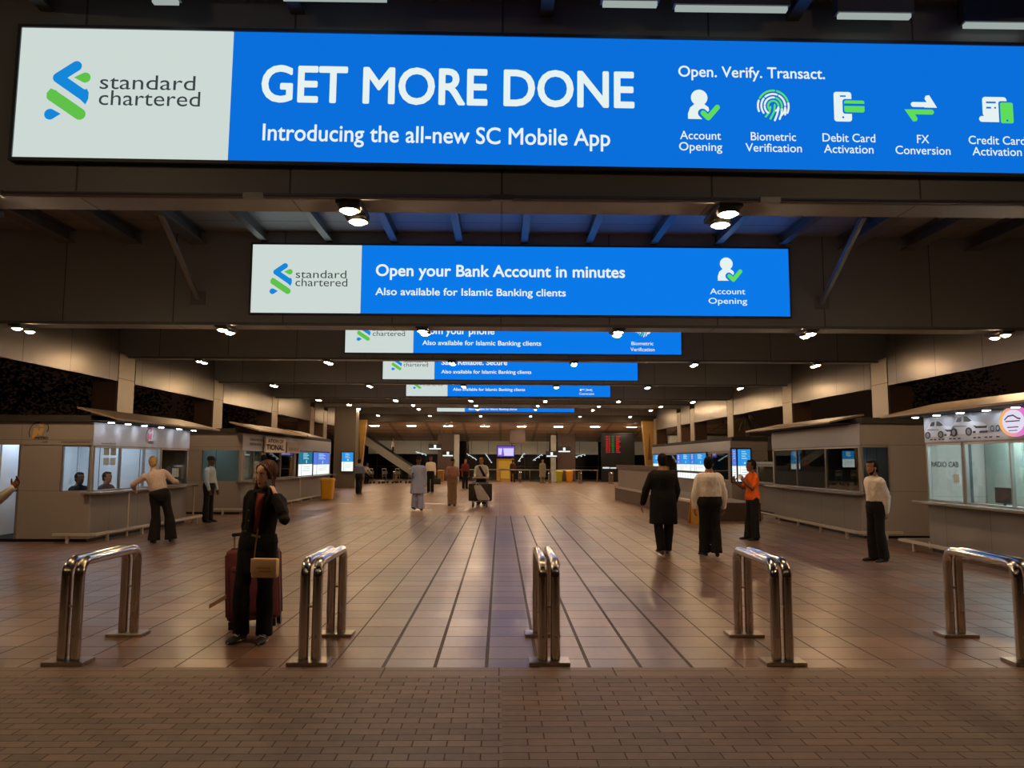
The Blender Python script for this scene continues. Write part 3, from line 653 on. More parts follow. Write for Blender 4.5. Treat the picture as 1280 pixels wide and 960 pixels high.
def oval(name, ry, rz, x0, x1, m): return wobj(MB().loft([[V((x, 11.72+ry*math.cos(2*math.pi*j/36), 2.265+rz*math.sin(2*math.pi*j/36))) for j in range(36)] for x in (x0, x1)]), name, m, ov)
RIM = bpy.data.materials.new('rim_glow'); RIM.use_nodes = True; n_ = RIM.node_tree.nodes; n_.remove(n_['Principled BSDF']); e_ = n_.new('ShaderNodeEmission')
c_ = n_.new('ShaderNodeTexCoord'); s_ = n_.new('ShaderNodeSeparateXYZ'); r_ = n_.new('ShaderNodeValToRGB'); mr = n_.new('ShaderNodeMapRange'); mr.inputs[1].default_value = 11.45; mr.inputs[2].default_value = 12.0
RIM.node_tree.links.new(c_.outputs['Object'], s_.inputs[0]); RIM.node_tree.links.new(s_.outputs['Y'], mr.inputs[0]); RIM.node_tree.links.new(mr.outputs[0], r_.inputs[0])
r_.color_ramp.elements[0].color = (*lin('#e070d8'), 1); r_.color_ramp.elements[1].color = (*lin('#f0b45a'), 1)
RIM.node_tree.links.new(r_.outputs[0], e_.inputs[0]); RIM.node_tree.links.new(e_.outputs[0], n_['Material Output'].inputs[0])
oval('rim', .34, .235, 7.90, 7.937, RIM); oval('face', .25, .18, 7.888, 7.905, emis('oval_face', '#e2daf0', 1.0))
f = Flat((7.884, 11.9, 2.3), (0, -1, 0)); f.stroke([(0, 0), (.08, .05), (.2, .06), (.3, .01), (.36, 0)], .022); f.stroke([(.02, -.03), (.34, -.03)], .018)
f.rect(.05, .31, -.13, -.115); f.rect(.08, .28, -.18, -.168); f.obj('car_outline', DKTXT, ov)
text('RADIO CAB', (7.958, 14.15, 1.55), (0, -1, 0), .85, .09, mat('etched_letters', '#6d7470', .6), k3, .01)
wobj(MB().box(8.0, 8.06, 13.08, 13.16, .9, 1.97), 'dark_mullion', mat('slate', '#3f474b', .5), k3)
mb = MB().box(9.0, 9.04, 13.2, 14.2, .1, 2.2); wobj(mb, 'inner_partition', mat('grey_green_board', '#8f968f', .6), k3)
wobj(MB().box(8.02, 8.03, 13.4, 13.58, 1.28, 1.42), 'paper_notice', PAPER, k3)
bumper('low bumper rail before the nearest right kiosk', [(8.5, 14.72), (7.62, 14.72), (7.62, 9.3)])
# monitors on the desk inside
for y, l in ((12.72, 'small black monitor on the right kiosk counter, beside the grey pane'), (11.55, 'small black monitor on the right kiosk counter, before the seated clerk')):
    t = thing('monitor', l, 'monitor', (8.35, y, .90), group='monitors in the right kiosk')
    MB().rbox(-.09, .09, -.11, .11, 0, .015, .005).obj('base', BLK, t); MB().box(-.012, .012, -.02, .02, .015, .09).obj('stem', BLK, t)
    MB().rbox(-.02, .015, -.22, .22, .06, .32, .006).obj('screen', BLK, t)
wobj(MB().box(8.05, 8.75, 9.4, 14.2, .84, .895), 'desk', KWHITE, k3)
wobj(MB().tube([(9.49, 12.38, 1.52), (9.475, 12.38, 1.52)], .09, 20), 'wall_clock', PAPER, k3)

# right, second: unlit kiosk
k4 = kiosk('second right kiosk, unlit with dark glass behind the man in a cream shirt', 1, 7.8, 16.6, 22.0, 11.0, [(7.83, 8.42, .97, 1.97)], [(16.66, 21.9, .97, 1.97)],
           zt=2.46, zs=2.0, lit=emis('added_faint_panel', (.95, .85, .75), .9), canopy=(16.95, 22.8, 2.70, 2.52, .5), mull=(18.4, 20.2), inner=10.2, gl=GLASSD, roof=True)  # faint glowing panels added to lift the dark interior from black
bumper('low bumper rail before the second right kiosk', [(8.4, 16.15), (7.45, 16.15), (7.45, 22.9)])

# right, third and its lit posters
k5 = kiosk('far right kiosk with rows of lit blue and white posters', 1, 8.1, 27.0, 41.0, 9.4, [], [(27.3, 29.6, .95, 1.95), (29.9, 40.6, .95, 1.95)], zt=2.35, zs=2.0, lit=None, gl=GLASSD, counter=False, inner=8.7)
k6 = kiosk('low grey counter kiosk behind the man in orange', 1, 8.5, 23.0, 25.5, 10.0, [], [(23.2, 25.4, .95, 1.5)], zt=1.62, zs=1.55, lit=None, gl=GLASSD, inner=9.8, roof=False)

# backlit posters
P_BL = emis('poster_blue', '#2f8fd8', 1.1); P_WH = emis('poster_white', '#e9efe9', 1.2); P_VI = emis('poster_violet', '#5a78d8', 1.1); P_PALE = emis('poster_pale', '#a8d4ea', 1.1); P_TEAL = emis('poster_teal', '#2f7f9c', .8)
def poster(label, o, r, wd, hg, top=.5, m1=None, style=0):
    """light box: blue upper part, white lower part, pale lines"""
    t = thing('lit_poster', label, 'poster', o, group='backlit blue and white posters')
    o = V(o); r = V(r); n = r.cross(V((0, 0, 1)))
    def q(a0, a1, b0, b1, d0, d1): 
        p = [o+r*a+V((0, 0, b))+n*d for d in (d0, d1) for a, b in ((a0, b0), (a1, b0), (a1, b1), (a0, b1))]; return MB().hexa(p)
    wobj(q(-.05, wd+.05, -.05, hg+.05, -.08, 0), 'light_box', BLK, t)
    wobj(q(0, wd, hg*(1-top), hg, 0, .012), 'blue_panel', m1 or P_BL, t); wobj(q(0, wd, 0, hg*(1-top), 0, .012), 'white_panel', P_WH, t)
    f = Flat(o+n*.014, r)
    for k in range(4): f.rect(wd*.3, wd*(.62+.1*(k % 2)), hg*(.93-.07*k)-.015, hg*(.93-.07*k)+.012)
    f.disc((wd*.55, hg*(1.02-top)+.08), min(wd, hg)*.08); f.rect(wd*.18, wd*.20, 0, hg, 1)
    for k in range(3): f.rect(wd*.3, wd*.8, hg*(.36-.08*k), hg*(.37-.08*k), 1)
    f.obj('print', [P_PALE, P_TEAL], t); return t
poster('lit poster on the left hall end, between column and walking man', (-9.2, 45.0, .96), (1, 0, 0), .66, 1.08, .5)
struct(MB().box(-9.7, -8.45, 45.1, 46.1, 0, 4.7).obj('column', mat('grey_pier', '#6d645c', .6, vary=.05)))
poster('teal lit poster in the second left kiosk', (-7.69, 29.6, 1.0), (0, 1, 0), 2.1, .92, .52, P_TEAL); poster('violet and white lit poster in the second left kiosk', (-7.69, 31.95, 1.0), (0, 1, 0), 2.9, .92, .55, P_VI)
poster('small lit poster behind the left panes of the unlit right kiosk', (8.25, 21.8, 1.42), (1, 0, 0), .25, .5, .7); poster('small lit poster behind the right panes of the unlit right kiosk', (9.72, 21.8, 1.48), (1, 0, 0), .34, .46, .5)
poster('tall lit poster beside the man in orange', (8.32, 26.93, .93), (1, 0, 0), .44, 1.12, .52)
poster('tall narrow violet poster left of the tall lit poster', (8.12, 26.93, .93), (1, 0, 0), .14, 1.12, .52, P_VI)
for i, (y, w_, m_, l) in enumerate(((40.4, 1.9, None, 'lit poster of the far right kiosk, partly behind the man in black'), (35.0, .7, P_VI, 'narrow violet poster of the far right kiosk, left one'), (34.2, 1.6, None, 'left wide lit poster of the far right kiosk, between two heads'), (32.5, .6, P_VI, 'narrow violet poster of the far right kiosk, right one'), (31.8, 1.7, None, 'right wide lit poster of the far right kiosk, by the balding head'))):
    poster(l, (8.04, y, 1.22), (0, -1, 0), w_, .72, .62, m_)
mb = MB(); t = thing('display_shelf', 'row of small white lit panels under the far right posters', 'display', (8.04, 34.0, .9))
wobj(MB().box(8.05, 8.12, 31.0, 35.0, .86, 1.16), 'case', BLK, t)
for k in range(8): wobj(MB().box(8.035, 8.05, 34.9-.48*k-.40, 34.9-.48*k, .9, 1.13), 'lit_panel', P_WH, t)
# low enclosure wall on the right, with a broad plinth
PL = mat('plinth_brown', '#5c483c', .6, vary=.08); EN = panels('enclosure_board', '#8d8279', .45, .55, 3, 'yz', gap=.01, vary=.03, gapc=.6)
t = thing('enclosure_wall', 'low grey panelled enclosure on a brown plinth behind the man in black', 'enclosure', (5.1, 21.5, 0))
a, b = V((5.25, 21.2, 0)), V((4.85, 32.4, 0)); 
def qd(x0, x1, ya, yb, z0, z1, k0=0, k1=0):
    X = lambda y: a.x+(b.x-a.x)*(y-a.y)/(b.y-a.y)
    return MB().hexa([(X(ya)+x0, ya, z0), (X(ya)+x1, ya, z0), (X(yb)+x1, yb, z0), (X(yb)+x0, yb, z0), (X(ya)+x0, ya, z1), (X(ya)+x1, ya, z1), (X(yb)+x1, yb, z1), (X(yb)+x0, yb, z1)])
wobj(qd(0, 1.9, 21.2, 32.6, 0, .5), 'plinth', PL, t); wobj(qd(-.03, .16, 21.2, 32.6, .5, .56), 'ledge', RAILM, t)
wobj(qd(.1, .18, 24.6, 32.4, .56, 1.3), 'panel', EN, t); wobj(qd(.04, .24, 24.5, 32.5, 1.3, 1.46), 'top_band', PL, t); wobj(qd(.18, 1.8, 32.3, 32.4, .5, 1.3), 'panel', EN, t)
wobj(MB().tube([(5.6, 22.0, .56), (5.6, 22.0, 1.05)], .06, 12), 'post', PAPER, t); wobj(MB().tube([(5.5, 21.5, .66), (5.7, 21.5, .72), (6.0, 21.6, .72), (6.1, 21.6, .58)], .035, 8), 'pipe', RAILM, t)
# ------------------------------------------------------------------ far end: terminal front
TW = mat('terminal_fascia', '#dcdeda', .5, vary=.05); TB = mat('terminal_dark_glass', '#0b0d10', .12, spec=.6); TC = mat('terminal_column', '#4b342c', .55, vary=.08)
SOF = panels('terminal_soffit', '#d6c8b4', .6, 2.7, 1.6, 'xy', gap=.12, vary=.05, gapc=.6)
# sloping soffit, dark glass front, pale fascia band
struct(MB().hexa([(-18, 55.6, 4.33), (18, 55.6, 4.33), (18, 64.6, 3.2), (-18, 64.6, 3.2), (-18, 55.6, 4.6), (18, 55.6, 4.6), (18, 64.6, 3.5), (-18, 64.6, 3.5)]).obj('ceiling', SOF))
struct(MB().box(-18, 18, 66.0, 66.2, 0, 4).obj('wall_back', TB))
mb = MB()
for k in range(-8, 9): mb.box(2.1*k-.03, 2.1*k+.03, 65.95, 66.0, 0, 2.4)
mb.box(-18, 18, 65.94, 66, 1.05, 1.1); struct(mb.obj('trim_8', mat('mullion', '#2a2d30', .4, .5)))
for i, (x0, x1) in enumerate(((-11.0, -5.2), (-2.6, 4.1), (5.9, 8.2), (10.8, 13.2))):
    struct(MB().box(x0, x1, 64.6, 65.2, 2.12, 3.25).obj(f'trim_{10+i}', TW))
struct(MB().box(13.2, 22, 60.0, 60.6, 2.5, 3.6).obj('trim_14', TW))
for x0, x1 in ((-4.9, -3.6), (4.5, 5.9)): struct(MB().box(x0, x1, 60.5, 61.6, 0, 4.0).obj('column', TC))
for x in (-3.4, 4.15): struct(MB().box(x-.2, x+.2, 60.2, 60.6, 0, 3.6).obj('column', mat('pale_post', '#a9a69f', .5)))
struct(MB().box(.7, 1.9, 58.6, 59.6, 2.9, 4.4).obj('beam', TC))
TL = emis('terminal_light', (1.0, .9, .75), 90.0)
for k in range(9):
    x = -9.3+2.72*k; z = 4.33-(57.0-55.6)*.1256
    t = thing('soffit_light', f'small rectangular soffit light of the terminal, {ORD[k]} from the left', 'light', (x, 57.0, z-.03), group='rectangular lights in the terminal soffit')
    MB().box(-.36, .36, -.25, .25, 0, .06).obj('frame', HOUS, t); MB().box(-.31, .31, -.2, .2, -.02, 0).obj('diffuser', TL, t)
# gold tapered columns flanking the hall end
GOLDP = mat('tan_column_panel', '#b08a4c', .5, vary=.1); GOLDD = mat('tan_column_motif', '#7a5a2c', .6)
for x, l in ((-10.0, 'tan tapered banner column with a minaret motif at the left end of the hall'), (10.6, 'tan tapered banner column with a minaret motif at the right end of the hall')):
    t = thing('banner_column', l, 'column', (x, 54, 0)); s = 1 if x < 0 else -1
    wobj(MB().hexa([(x-.35*s, 54, 0), (x+.25*s, 54, 0), (x+.25*s, 54.5, 0), (x-.35*s, 54.5, 0), (x-.35*s, 54, 4.4), (x+.62*s, 54, 4.4), (x+.62*s, 54.5, 4.4), (x-.35*s, 54.5, 4.4)]), 'panel', GOLDP, t)
    f = Flat((x+.12*s, 53.99, 1.7), (1, 0, 0)); f.poly([(-.16, 0), (.16, 0), (.09, .5), (.06, 1.3), (0, 1.9), (-.06, 1.3), (-.09, .5)]); f.obj('motif', GOLDD, t)
# escalator
ESC = mat('escalator_side', '#8a857c', .35, .4); ESD = mat('escalator_dark', '#2f2c2a', .5)
t = thing('escalator', 'escalator rising to the upper left at the far left end of the hall', 'escalator', (-5.5, 60, 0))
def slope(y0, y1, zo0, zo1, name, m): return wobj(MB().hexa([(-6.2, y0, zo0-.1), (-11.4, y0, 3.3+zo0), (-11.4, y1, 3.3+zo0), (-6.2, y1, zo0-.1), (-6.2, y0, zo1-.1), (-11.4, y0, 3.3+zo1), (-11.4, y1, 3.3+zo1), (-6.2, y1, zo1-.1)]), name, m, t)
slope(60.3, 61.6, .05, .25, 'steps', ESD); slope(60.2, 60.3, .05, .75, 'balustrade', ESC); slope(61.6, 61.7, .05, .75, 'balustrade', ESC); slope(60.18, 60.32, .75, .84, 'handrail', BLK); slope(61.58, 61.72, .75, .84, 'handrail', BLK)
# hanging direction signs
for x, y, z, wd, l in ((-4.9, 58, 2.55, 1.0, 'larger hanging black direction sign before the left brown column'), (-4.0, 59, 2.05, .9, 'smaller hanging black direction sign right of the left brown column'), (4.85, 58.4, 2.4, 1.0, 'larger hanging black direction sign before the right brown column'), (3.95, 59.2, 2.05, .9, 'smaller hanging black direction sign by the pale post')):
    t = thing('direction_sign', l, 'sign', (x, y, z), group='hanging black direction signs')
    MB().box(-wd/2, wd/2, 0, .1, -.2, .28).obj('box', BLK, t); MB().box(-wd/2+.06, wd/2-.06, -.012, 0, -.14, -.05).obj('light_strip', P_WH, t); MB().box(-.09, .09, -.012, 0, -.03, .2).obj('pictogram', P_WH, t)
    for q in (-.35, .35): MB().tube([(q, .05, .28), (q, .05, 4.33-(y-55.6)*.1256-z)], .012, 6).obj('rod', HOUS, t)
# purple screen, amber stall, flight board
t = thing('screen', 'purple and white lit screen hanging in the middle of the far end', 'screen', (.45, 58.5, 1.98))
wobj(MB().box(-.25, 1.1, 58.5, 58.6, 1.86, 2.72), 'bezel', BLK, t); wobj(MB().box(-.2, 1.05, 58.48, 58.5, 1.92, 2.66), 'display', emis('screen_violet', '#7a5ae0', 1.0), t)
f = Flat((-.2, 58.47, 1.92), (1, 0, 0)); f.poly([(.05, .12), (.3, .12), (.35, .6), (.05, .6)]); f.poly([(.5, .05), (1.2, .05), (1.22, .6), (.42, .6)]); f.obj('picture', emis('screen_pale', '#d9d2f6', 1.0), t)
wobj(MB().box(.82, .92, 58.52, 58.64, 2.7, 3.0), 'bracket', HOUS, t)
t = thing('amber_stall', 'small amber-lit stall below the purple screen', 'stall', (.4, 61.5, 0)); AMB = emis('amber_light', '#b8842c', .75); AMBD = mat('amber_board', '#c08a3c', .5)
mb = wall(MB(), 'x', 61.5, 61.6, -.28, 1.1, 0, 1.75, [(-.1, .92, .95, 1.6), (0, .75, .2, .8)]); wobj(mb, 'front', AMBD, t); wobj(MB().box(-.28, 1.1, 62.2, 62.3, 0, 1.75), 'back_panel', AMB, t); wobj(MB().box(-.1, .92, 61.45, 61.6, .86, .92), 'shelf', BLK, t)
t = thing('flight_board', 'tall black flight information board with red and green rows', 'board', (9.2, 59, 0))
wobj(MB().box(7.75, 10.3, 59.0, 59.3, 0, 3.75), 'housing', mat('board_black', '#0d0d0e', .3), t)
RED = emis('led_red', '#e0222c', .75); GRN = emis('led_green', '#2a8a3c', .8); WHT = emis('led_white', '#dfe3e8', .9)
fr, fg = Flat((7.75, 58.985, 0), (1, 0, 0)), Flat((7.75, 58.985, 0), (1, 0, 0))
for k in range(10):
    z = 3.45-.135*k
    fr.rect(.34, .50, z, z+.07); fr.rect(.55, .66, z, z+.07); fr.rect(1.12, 1.36+.1*(k % 3 == 0), z, z+.07); fg.rect(.78, .98, z+.01, z+.06)
fr.obj('red_rows', RED, t); fg.obj('green_rows', GRN, t)
f = Flat((7.75, 58.98, 0), (1, 0, 0)); f.rect(.08, .60, 1.02, 1.14); f.rect(.66, 1.2, 1.02, 1.12); f.obj('white_strip', WHT, t)
# guard rail and track lights before the dark glass
t = thing('guard_rail', 'thin grey guard rail across the far end before the dark glass', 'rail', (0, 57.3, 0))
wobj(MB().tube([(-3.3, 57.3, .92), (7.3, 57.3, .92)], .035, 8), 'rail', PLATE, t)
for x in (-3.2, -1.2, .0, 2.2, 4.0, 6.0, 7.2): wobj(MB().tube([(x, 57.3, 0), (x, 57.3, .92)], .03, 8), 'post', PLATE, t)
SPOT = emis('spot_white', (.95, .97, 1.0), .8)
for i, (x, z, a, l) in enumerate(((-2.4, 2.35, -30, 'left of the purple screen, far one'), (-1.0, 2.25, -55, 'left of the purple screen, near one'), (1.75, 2.3, 55, 'right of the purple screen, near one'), (3.1, 2.3, 35, 'left of the pale post'), (6.6, 2.45, 15, 'right of the right brown column'), (-6.6, 2.6, -15, 'over the escalator foot'))):
    t = thing('track_light', 'white track light before the dark glass, '+l, 'light', (x, 64.2, z-.42), group='white track lights at the far end')
    d = V((math.cos(R(a)), 0, math.sin(R(a))))
    MB().tube([d*-.45, d*.45], .02, 6).obj('track', P_WH, t); MB().tube([(0, 0, .1), (0, 0, 3.68-z)], .015, 6).obj('rod', HOUS, t)
    for q in (-.3, .1, .4): MB().ell(d*q+V((.05, -.05, -.07)), .06, .06, .04, n=8).obj('spot_head', SPOT, t)
# bins
YEL = mat('yellow_plastic', '#d89a18', .45, vary=.05); YELG = mat('lime_plastic', '#a9a422', .5)
def bin_(label, x, y, m=YEL, k=1.0):
    t = thing('litter_bin', label, 'bin', (x, y, 0), group='yellow litter bins')
    r = lambda a, b, z: [V((sx*a, sy*b, z)) for sx, sy in ((-1, -.8), (-.8, -1), (.8, -1), (1, -.8), (1, .8), (.8, 1), (-.8, 1), (-1, .8))]
    MB().loft([r(.20*k, .2*k, .03), r(.25*k, .25*k, .78*k)]).obj('bin_body', m, t)
    MB().loft([r(.27*k, .27*k, .78*k), r(.27*k, .27*k, .83*k), r(.22*k, .22*k, .88*k)]).obj('lid', m, t)
    for s in (-1, 1): MB().tube([(s*.16*k, .2*k, .06), (s*.2*k, .2*k, .06)], .06*k, 12).obj('wheel', BLK, t)
    return t
bin_('yellow litter bin at the end of the second left kiosk', -7.0, 31.6); bin_('yellow litter bin by the right brown column at the far end', 5.1, 57.0); bin_('lime litter bin left of the yellow one at the far end', 4.35, 57.0, YELG); bin_('dull yellow litter bin at the far left column behind the walkers', -4.4, 57.5, mat('dull_yellow', '#8a6a2c', .6))
t = thing('wet_floor_sign', 'yellow folding caution sign beside the plinth, behind the man in white', 'caution sign', (5.15, 20.4, 0))
for s in (-1, 1):
    MB().hexa([(-.16, s*.16-.012, 0), (.16, s*.16-.012, 0), (.16, s*.16+.012, 0), (-.16, s*.16+.012, 0), (-.12, s*.012-.012, .72), (.12, s*.012-.012, .72), (.12, s*.012+.012, .72), (-.12, s*.012+.012, .72)]).obj('board', YEL, t)
f = Flat((5.15, 20.4-.155, .08), (1, 0, 0), (0, .21, .98)); f.poly([(-.08, .1), (.08, .1), (0, .26)]); f.rect(-.06, .06, .04, .07); f.obj('symbol', BLK, t)
# parked luggage trolleys, far left
TRM = mat('trolley_steel', '#9c9a96', .3, .9)
def trolley(label, x, y, rz, group=None):
    t = thing('luggage_trolley', label, 'trolley', (x, y, 0), rz, group)
    mb = MB()
    for s in (-1, 1): mb.tube([(s*.27, -.42, .2), (s*.27, .40, .2), (s*.27, .47, .3), (s*.27, .52, 1.0)], .018, 8)
    for yy in (-.42, -.2, .05, .3): mb.tube([(-.27, yy, .2), (.27, yy, .2)], .012, 6)
    for z in (.5, .8): mb.tube([(-.27, .48+.04*z, z), (.27, .48+.04*z, z)], .012, 6)
    mb.obj('frame', TRM, t, auto=True)
    MB().tube([(-.3, .52, 1.0), (.3, .52, 1.0)], .026, 10).obj('handle', mat('trolley_handle', '#b9a48c', .5), t)
    MB().box(-.26, .26, .40, .47, .62, .84).obj('basket', TRM, t)
    for q in ((-.24, -.3), (.24, -.3), (-.24, .36), (.24, .36)):
        MB().tube([(q[0]-.02, q[1], .08), (q[0]+.02, q[1], .08)], .08, 14).obj('wheel', BLK, t)
        MB().box(q[0]-.03, q[0]+.03, q[1]-.012, q[1]+.012, .08, .2).obj('fork', TRM, t)
    return t
for k, l in enumerate(('leftmost', 'second from left', 'third from left', 'rightmost')):
    trolley(f'parked luggage trolley beside the escalator, {l} of its row', -8.4+.85*k, 53.0+.5*k, R(70), 'parked luggage trolleys by the escalator')
# trees and glow outside
LEAF = mat('dark_leaves', '#1d2217', .8, vary=.3, vscale=2); BARK = mat('bark', '#3a2c20', .9, vary=.2); PALM = mat('palm_leaf', '#343a26', .7, vary=.2)
def tree(label, x, y, h, rad, seed):
    rnd = random.Random(seed); t = thing('tree', label, 'tree', (x, y, 0), group='dark trees outside the hall')
    mb = MB().tube([(0, 0, 0), (.1, 0, h*.4), (-.1, .1, h*.7)], [.2, .15, .08], 8)
    for k in range(5): a = k*1.3; mb.tube([(0, 0, h*.45), (rad*.5*math.cos(a), rad*.5*math.sin(a), h*.75)], [.08, .03], 6)
    mb.obj('trunk', BARK, t); lb = MB()
    for k in range(2600):
        d = V((rnd.gauss(0, 1), rnd.gauss(0, 1), rnd.gauss(0, 1))).normalized()*rad*(rnd.random()**.4); c = V((d.x, d.y, h*.75+d.z*.75))
        q = V((rnd.gauss(0, 1), rnd.gauss(0, 1), rnd.gauss(0, .6))).normalized(); b = q.orthogonal().normalized(); L = .16; w2 = .05
        lb.add([c, c+q*L*.5+b*w2, c+q*L, c+q*L*.5-b*w2], [(0, 1, 2, 3)])
    o = lb.obj('foliage', LEAF, t)
tree('dark tree at the left edge, seen over the nearest left kiosk', -19, 21, 6.5, 2.6, 1); tree('dark tree left of the first left column', -17.5, 27, 5.6, 2.4, 2); tree('dark tree between the first and second left columns', -17.5, 35, 5.8, 2.4, 3); tree('dark tree past the second left column', -17, 47, 6.0, 2.6, 4); tree('dark tree beyond the right kiosks', 19, 33, 6, 2.5, 5)
def palm(label, x, y, h, seed, kl=1):
    rnd = random.Random(seed); t = thing('palm', label, 'palm', (x, y, 0), group='palms by the right columns')
    MB().tube([(0, 0, 0), (.05, 0, h*.5), (0, .05, h)], [.14, .11, .09], 8).obj('trunk', BARK, t); lb = MB()
    for k in range(16):
        a = k*2.4; L = rnd.uniform(.9, 1.5)*kl; up = rnd.uniform(.2, 1.1); prev = V((0, 0, h)); d = V((math.cos(a), math.sin(a), 0)); sd = V((-d.y, d.x, 0))
        for i in range(1, 9):
            u_ = i/8; p = V((0, 0, h))+d*L*u_*.8+V((0, 0, up*L*u_-1.0*L*u_*u_)); lb.add([prev-sd*.012, prev+sd*.012, p+sd*.01, p-sd*.01], [(0, 1, 2, 3)])
            for s in (-1, 1): lb.add([prev, prev+(p-prev)*.5, p+sd*s*.26*kl*(1.1-u_*.7)-V((0, 0, .12*kl))], [(0, 1, 2)])
            prev = p
    lb.obj('fronds', PALM, t)
palm('low dark palm between the far right kiosks', 9.0, 26.25, 1.5, 3, .5); palm('tall dark palm seen over the roof behind the man in orange', 10.0, 31.0, 3.3, 5, .5)
# low outer wall with distant lights, seen between the left columns
struct(MB().box(-30, -14, 58, 58.4, 0, 2.6).obj('wall_left', mat('far_wall', '#2f2622', .8, vary=.1)))
FL = emis('far_light', (1.0, .82, .5), 5.0)
for k, (x, y, z, l) in enumerate(((-21.5, 33, 4.6, 'amber street light at the left edge above the kiosk'), (-17.2, 50.0, 3.25, 'white tube light seen left of the third left column'), (-15.0, 50.0, 3.2, 'white tube light seen right of the third left column'), (12.6, 33, 2.75, 'white tube light seen over the second right kiosk roof'))):
    t = thing('street_light', l, 'light', (x, y, 0), group='distant lights outside')
    MB().tube([(0, 0, 0), (0, 0, z)], .04, 8).obj('pole', HOUS, t); MB().box(-.5, .5, -.06, .06, z, z+.05).obj('hood', HOUS, t); MB().box(-.42, .42, -.05, .05, z-.04, z).obj('tube_bulb', FL, t)
# ------------------------------------------------------------------ people
def skin(n, c): return mat('skin_'+n, c, .5, vary=.06, vscale=20, spec=.35)
SK_F = skin('fair', '#d9a98c'); SK_L, SK_M, SK_D = skin('light', '#c99a7c'), skin('mid', '#9c6b4b'), skin('dark', '#6b452f')
def cloth(n, c, r=.85): return mat('cloth_'+n, c, r, vary=.08, vscale=30, bump=.12, bscale=220, spec=.25)
EYEW = mat('eye_white', '#d9d4cc', .3); IRIS = mat('iris', '#20140e', .2); LIP = mat('lips', '#8a4038', .45); BROW = mat('brow', '#1a120e', .8)
HAIR = mat('black_hair', '#100c0b', .8, vary=.2, vscale=60, spec=.2); HBROWN = mat('brown_hair', '#42210f', .6, vary=.25, vscale=40, spec=.3); HBLOND = mat('blond_hair', '#a8895a', .6, vary=.2, vscale=50); HGREY = mat('grey_hair', '#8d8a86', .6)
SHOE = mat('black_shoe', '#131110', .4); SOLE = mat('shoe_sole', '#2a2624', .7)
def remesh(mb, vox, smooth=3, fold=0.0, fs=9.0, seed=0):
    me = mb.mesh('tmp', []); o = bpy.data.objects.new('tmp', me); COL.objects.link(o)
    m = o.modifiers.new('r', 'REMESH'); m.mode = 'VOXEL'; m.voxel_size = vox
    s = o.modifiers.new('s', 'SMOOTH'); s.factor = .5; s.iterations = smooth
    dg = bpy.context.evaluated_depsgraph_get(); dg.update()
    r = bpy.data.meshes.new_from_object(o.evaluated_get(dg)); bpy.data.objects.remove(o); bpy.data.meshes.remove(me)
    if fold:
        ns = [v.normal.copy() for v in r.vertices]
        for v, n in zip(r.vertices, ns):
            p = v.co; q = V((p.x*fs+seed, p.y*fs, p.z*fs*.55)); a = noise.noise(q+V((0, 0, noise.noise(q*.7)*1.5)))
            v.co = p+n*fold*(abs(a)*-1.6+.35)
    r.polygons.foreach_set('use_smooth', [True]*len(r.polygons)); return r
def as_mb(me, mi=0):
    mb = MB(); mb.v = [v.co.copy() for v in me.vertices]; mb.f = [tuple(p.vertices) for p in me.polygons]; mb.m = [mi]*len(mb.f); bpy.data.meshes.remove(me); return mb
TOR_M = [(-.12, .10, .085), (-.06, .155, .112), (0, .165, .118), (.08, .150, .108), (.16, .142, .10), (.26, .155, .108), (.36, .172, .115), (.43, .170, .105), (.475, .130, .085), (.505, .075, .066), (.54, .056, .058), (.60, .054, .056)]
TOR_F = [(-.12, .10, .085), (-.06, .162, .115), (0, .165, .118), (.08, .14, .10), (.15, .122, .088), (.26, .138, .10), (.35, .150, .122), (.43, .148, .098), (.475, .112, .078), (.505, .062, .058), (.54, .047, .05), (.60, .046, .048)]
def interp(tab, z):
    if z <= tab[0][0]: return tab[0][1:]
    for a, b in zip(tab, tab[1:]):
        if z <= b[0]: t = (z-a[0])/(b[0]-a[0]); return tuple(a[i]+(b[i]-a[i])*t for i in (1, 2))
    return tab[-1][1:]
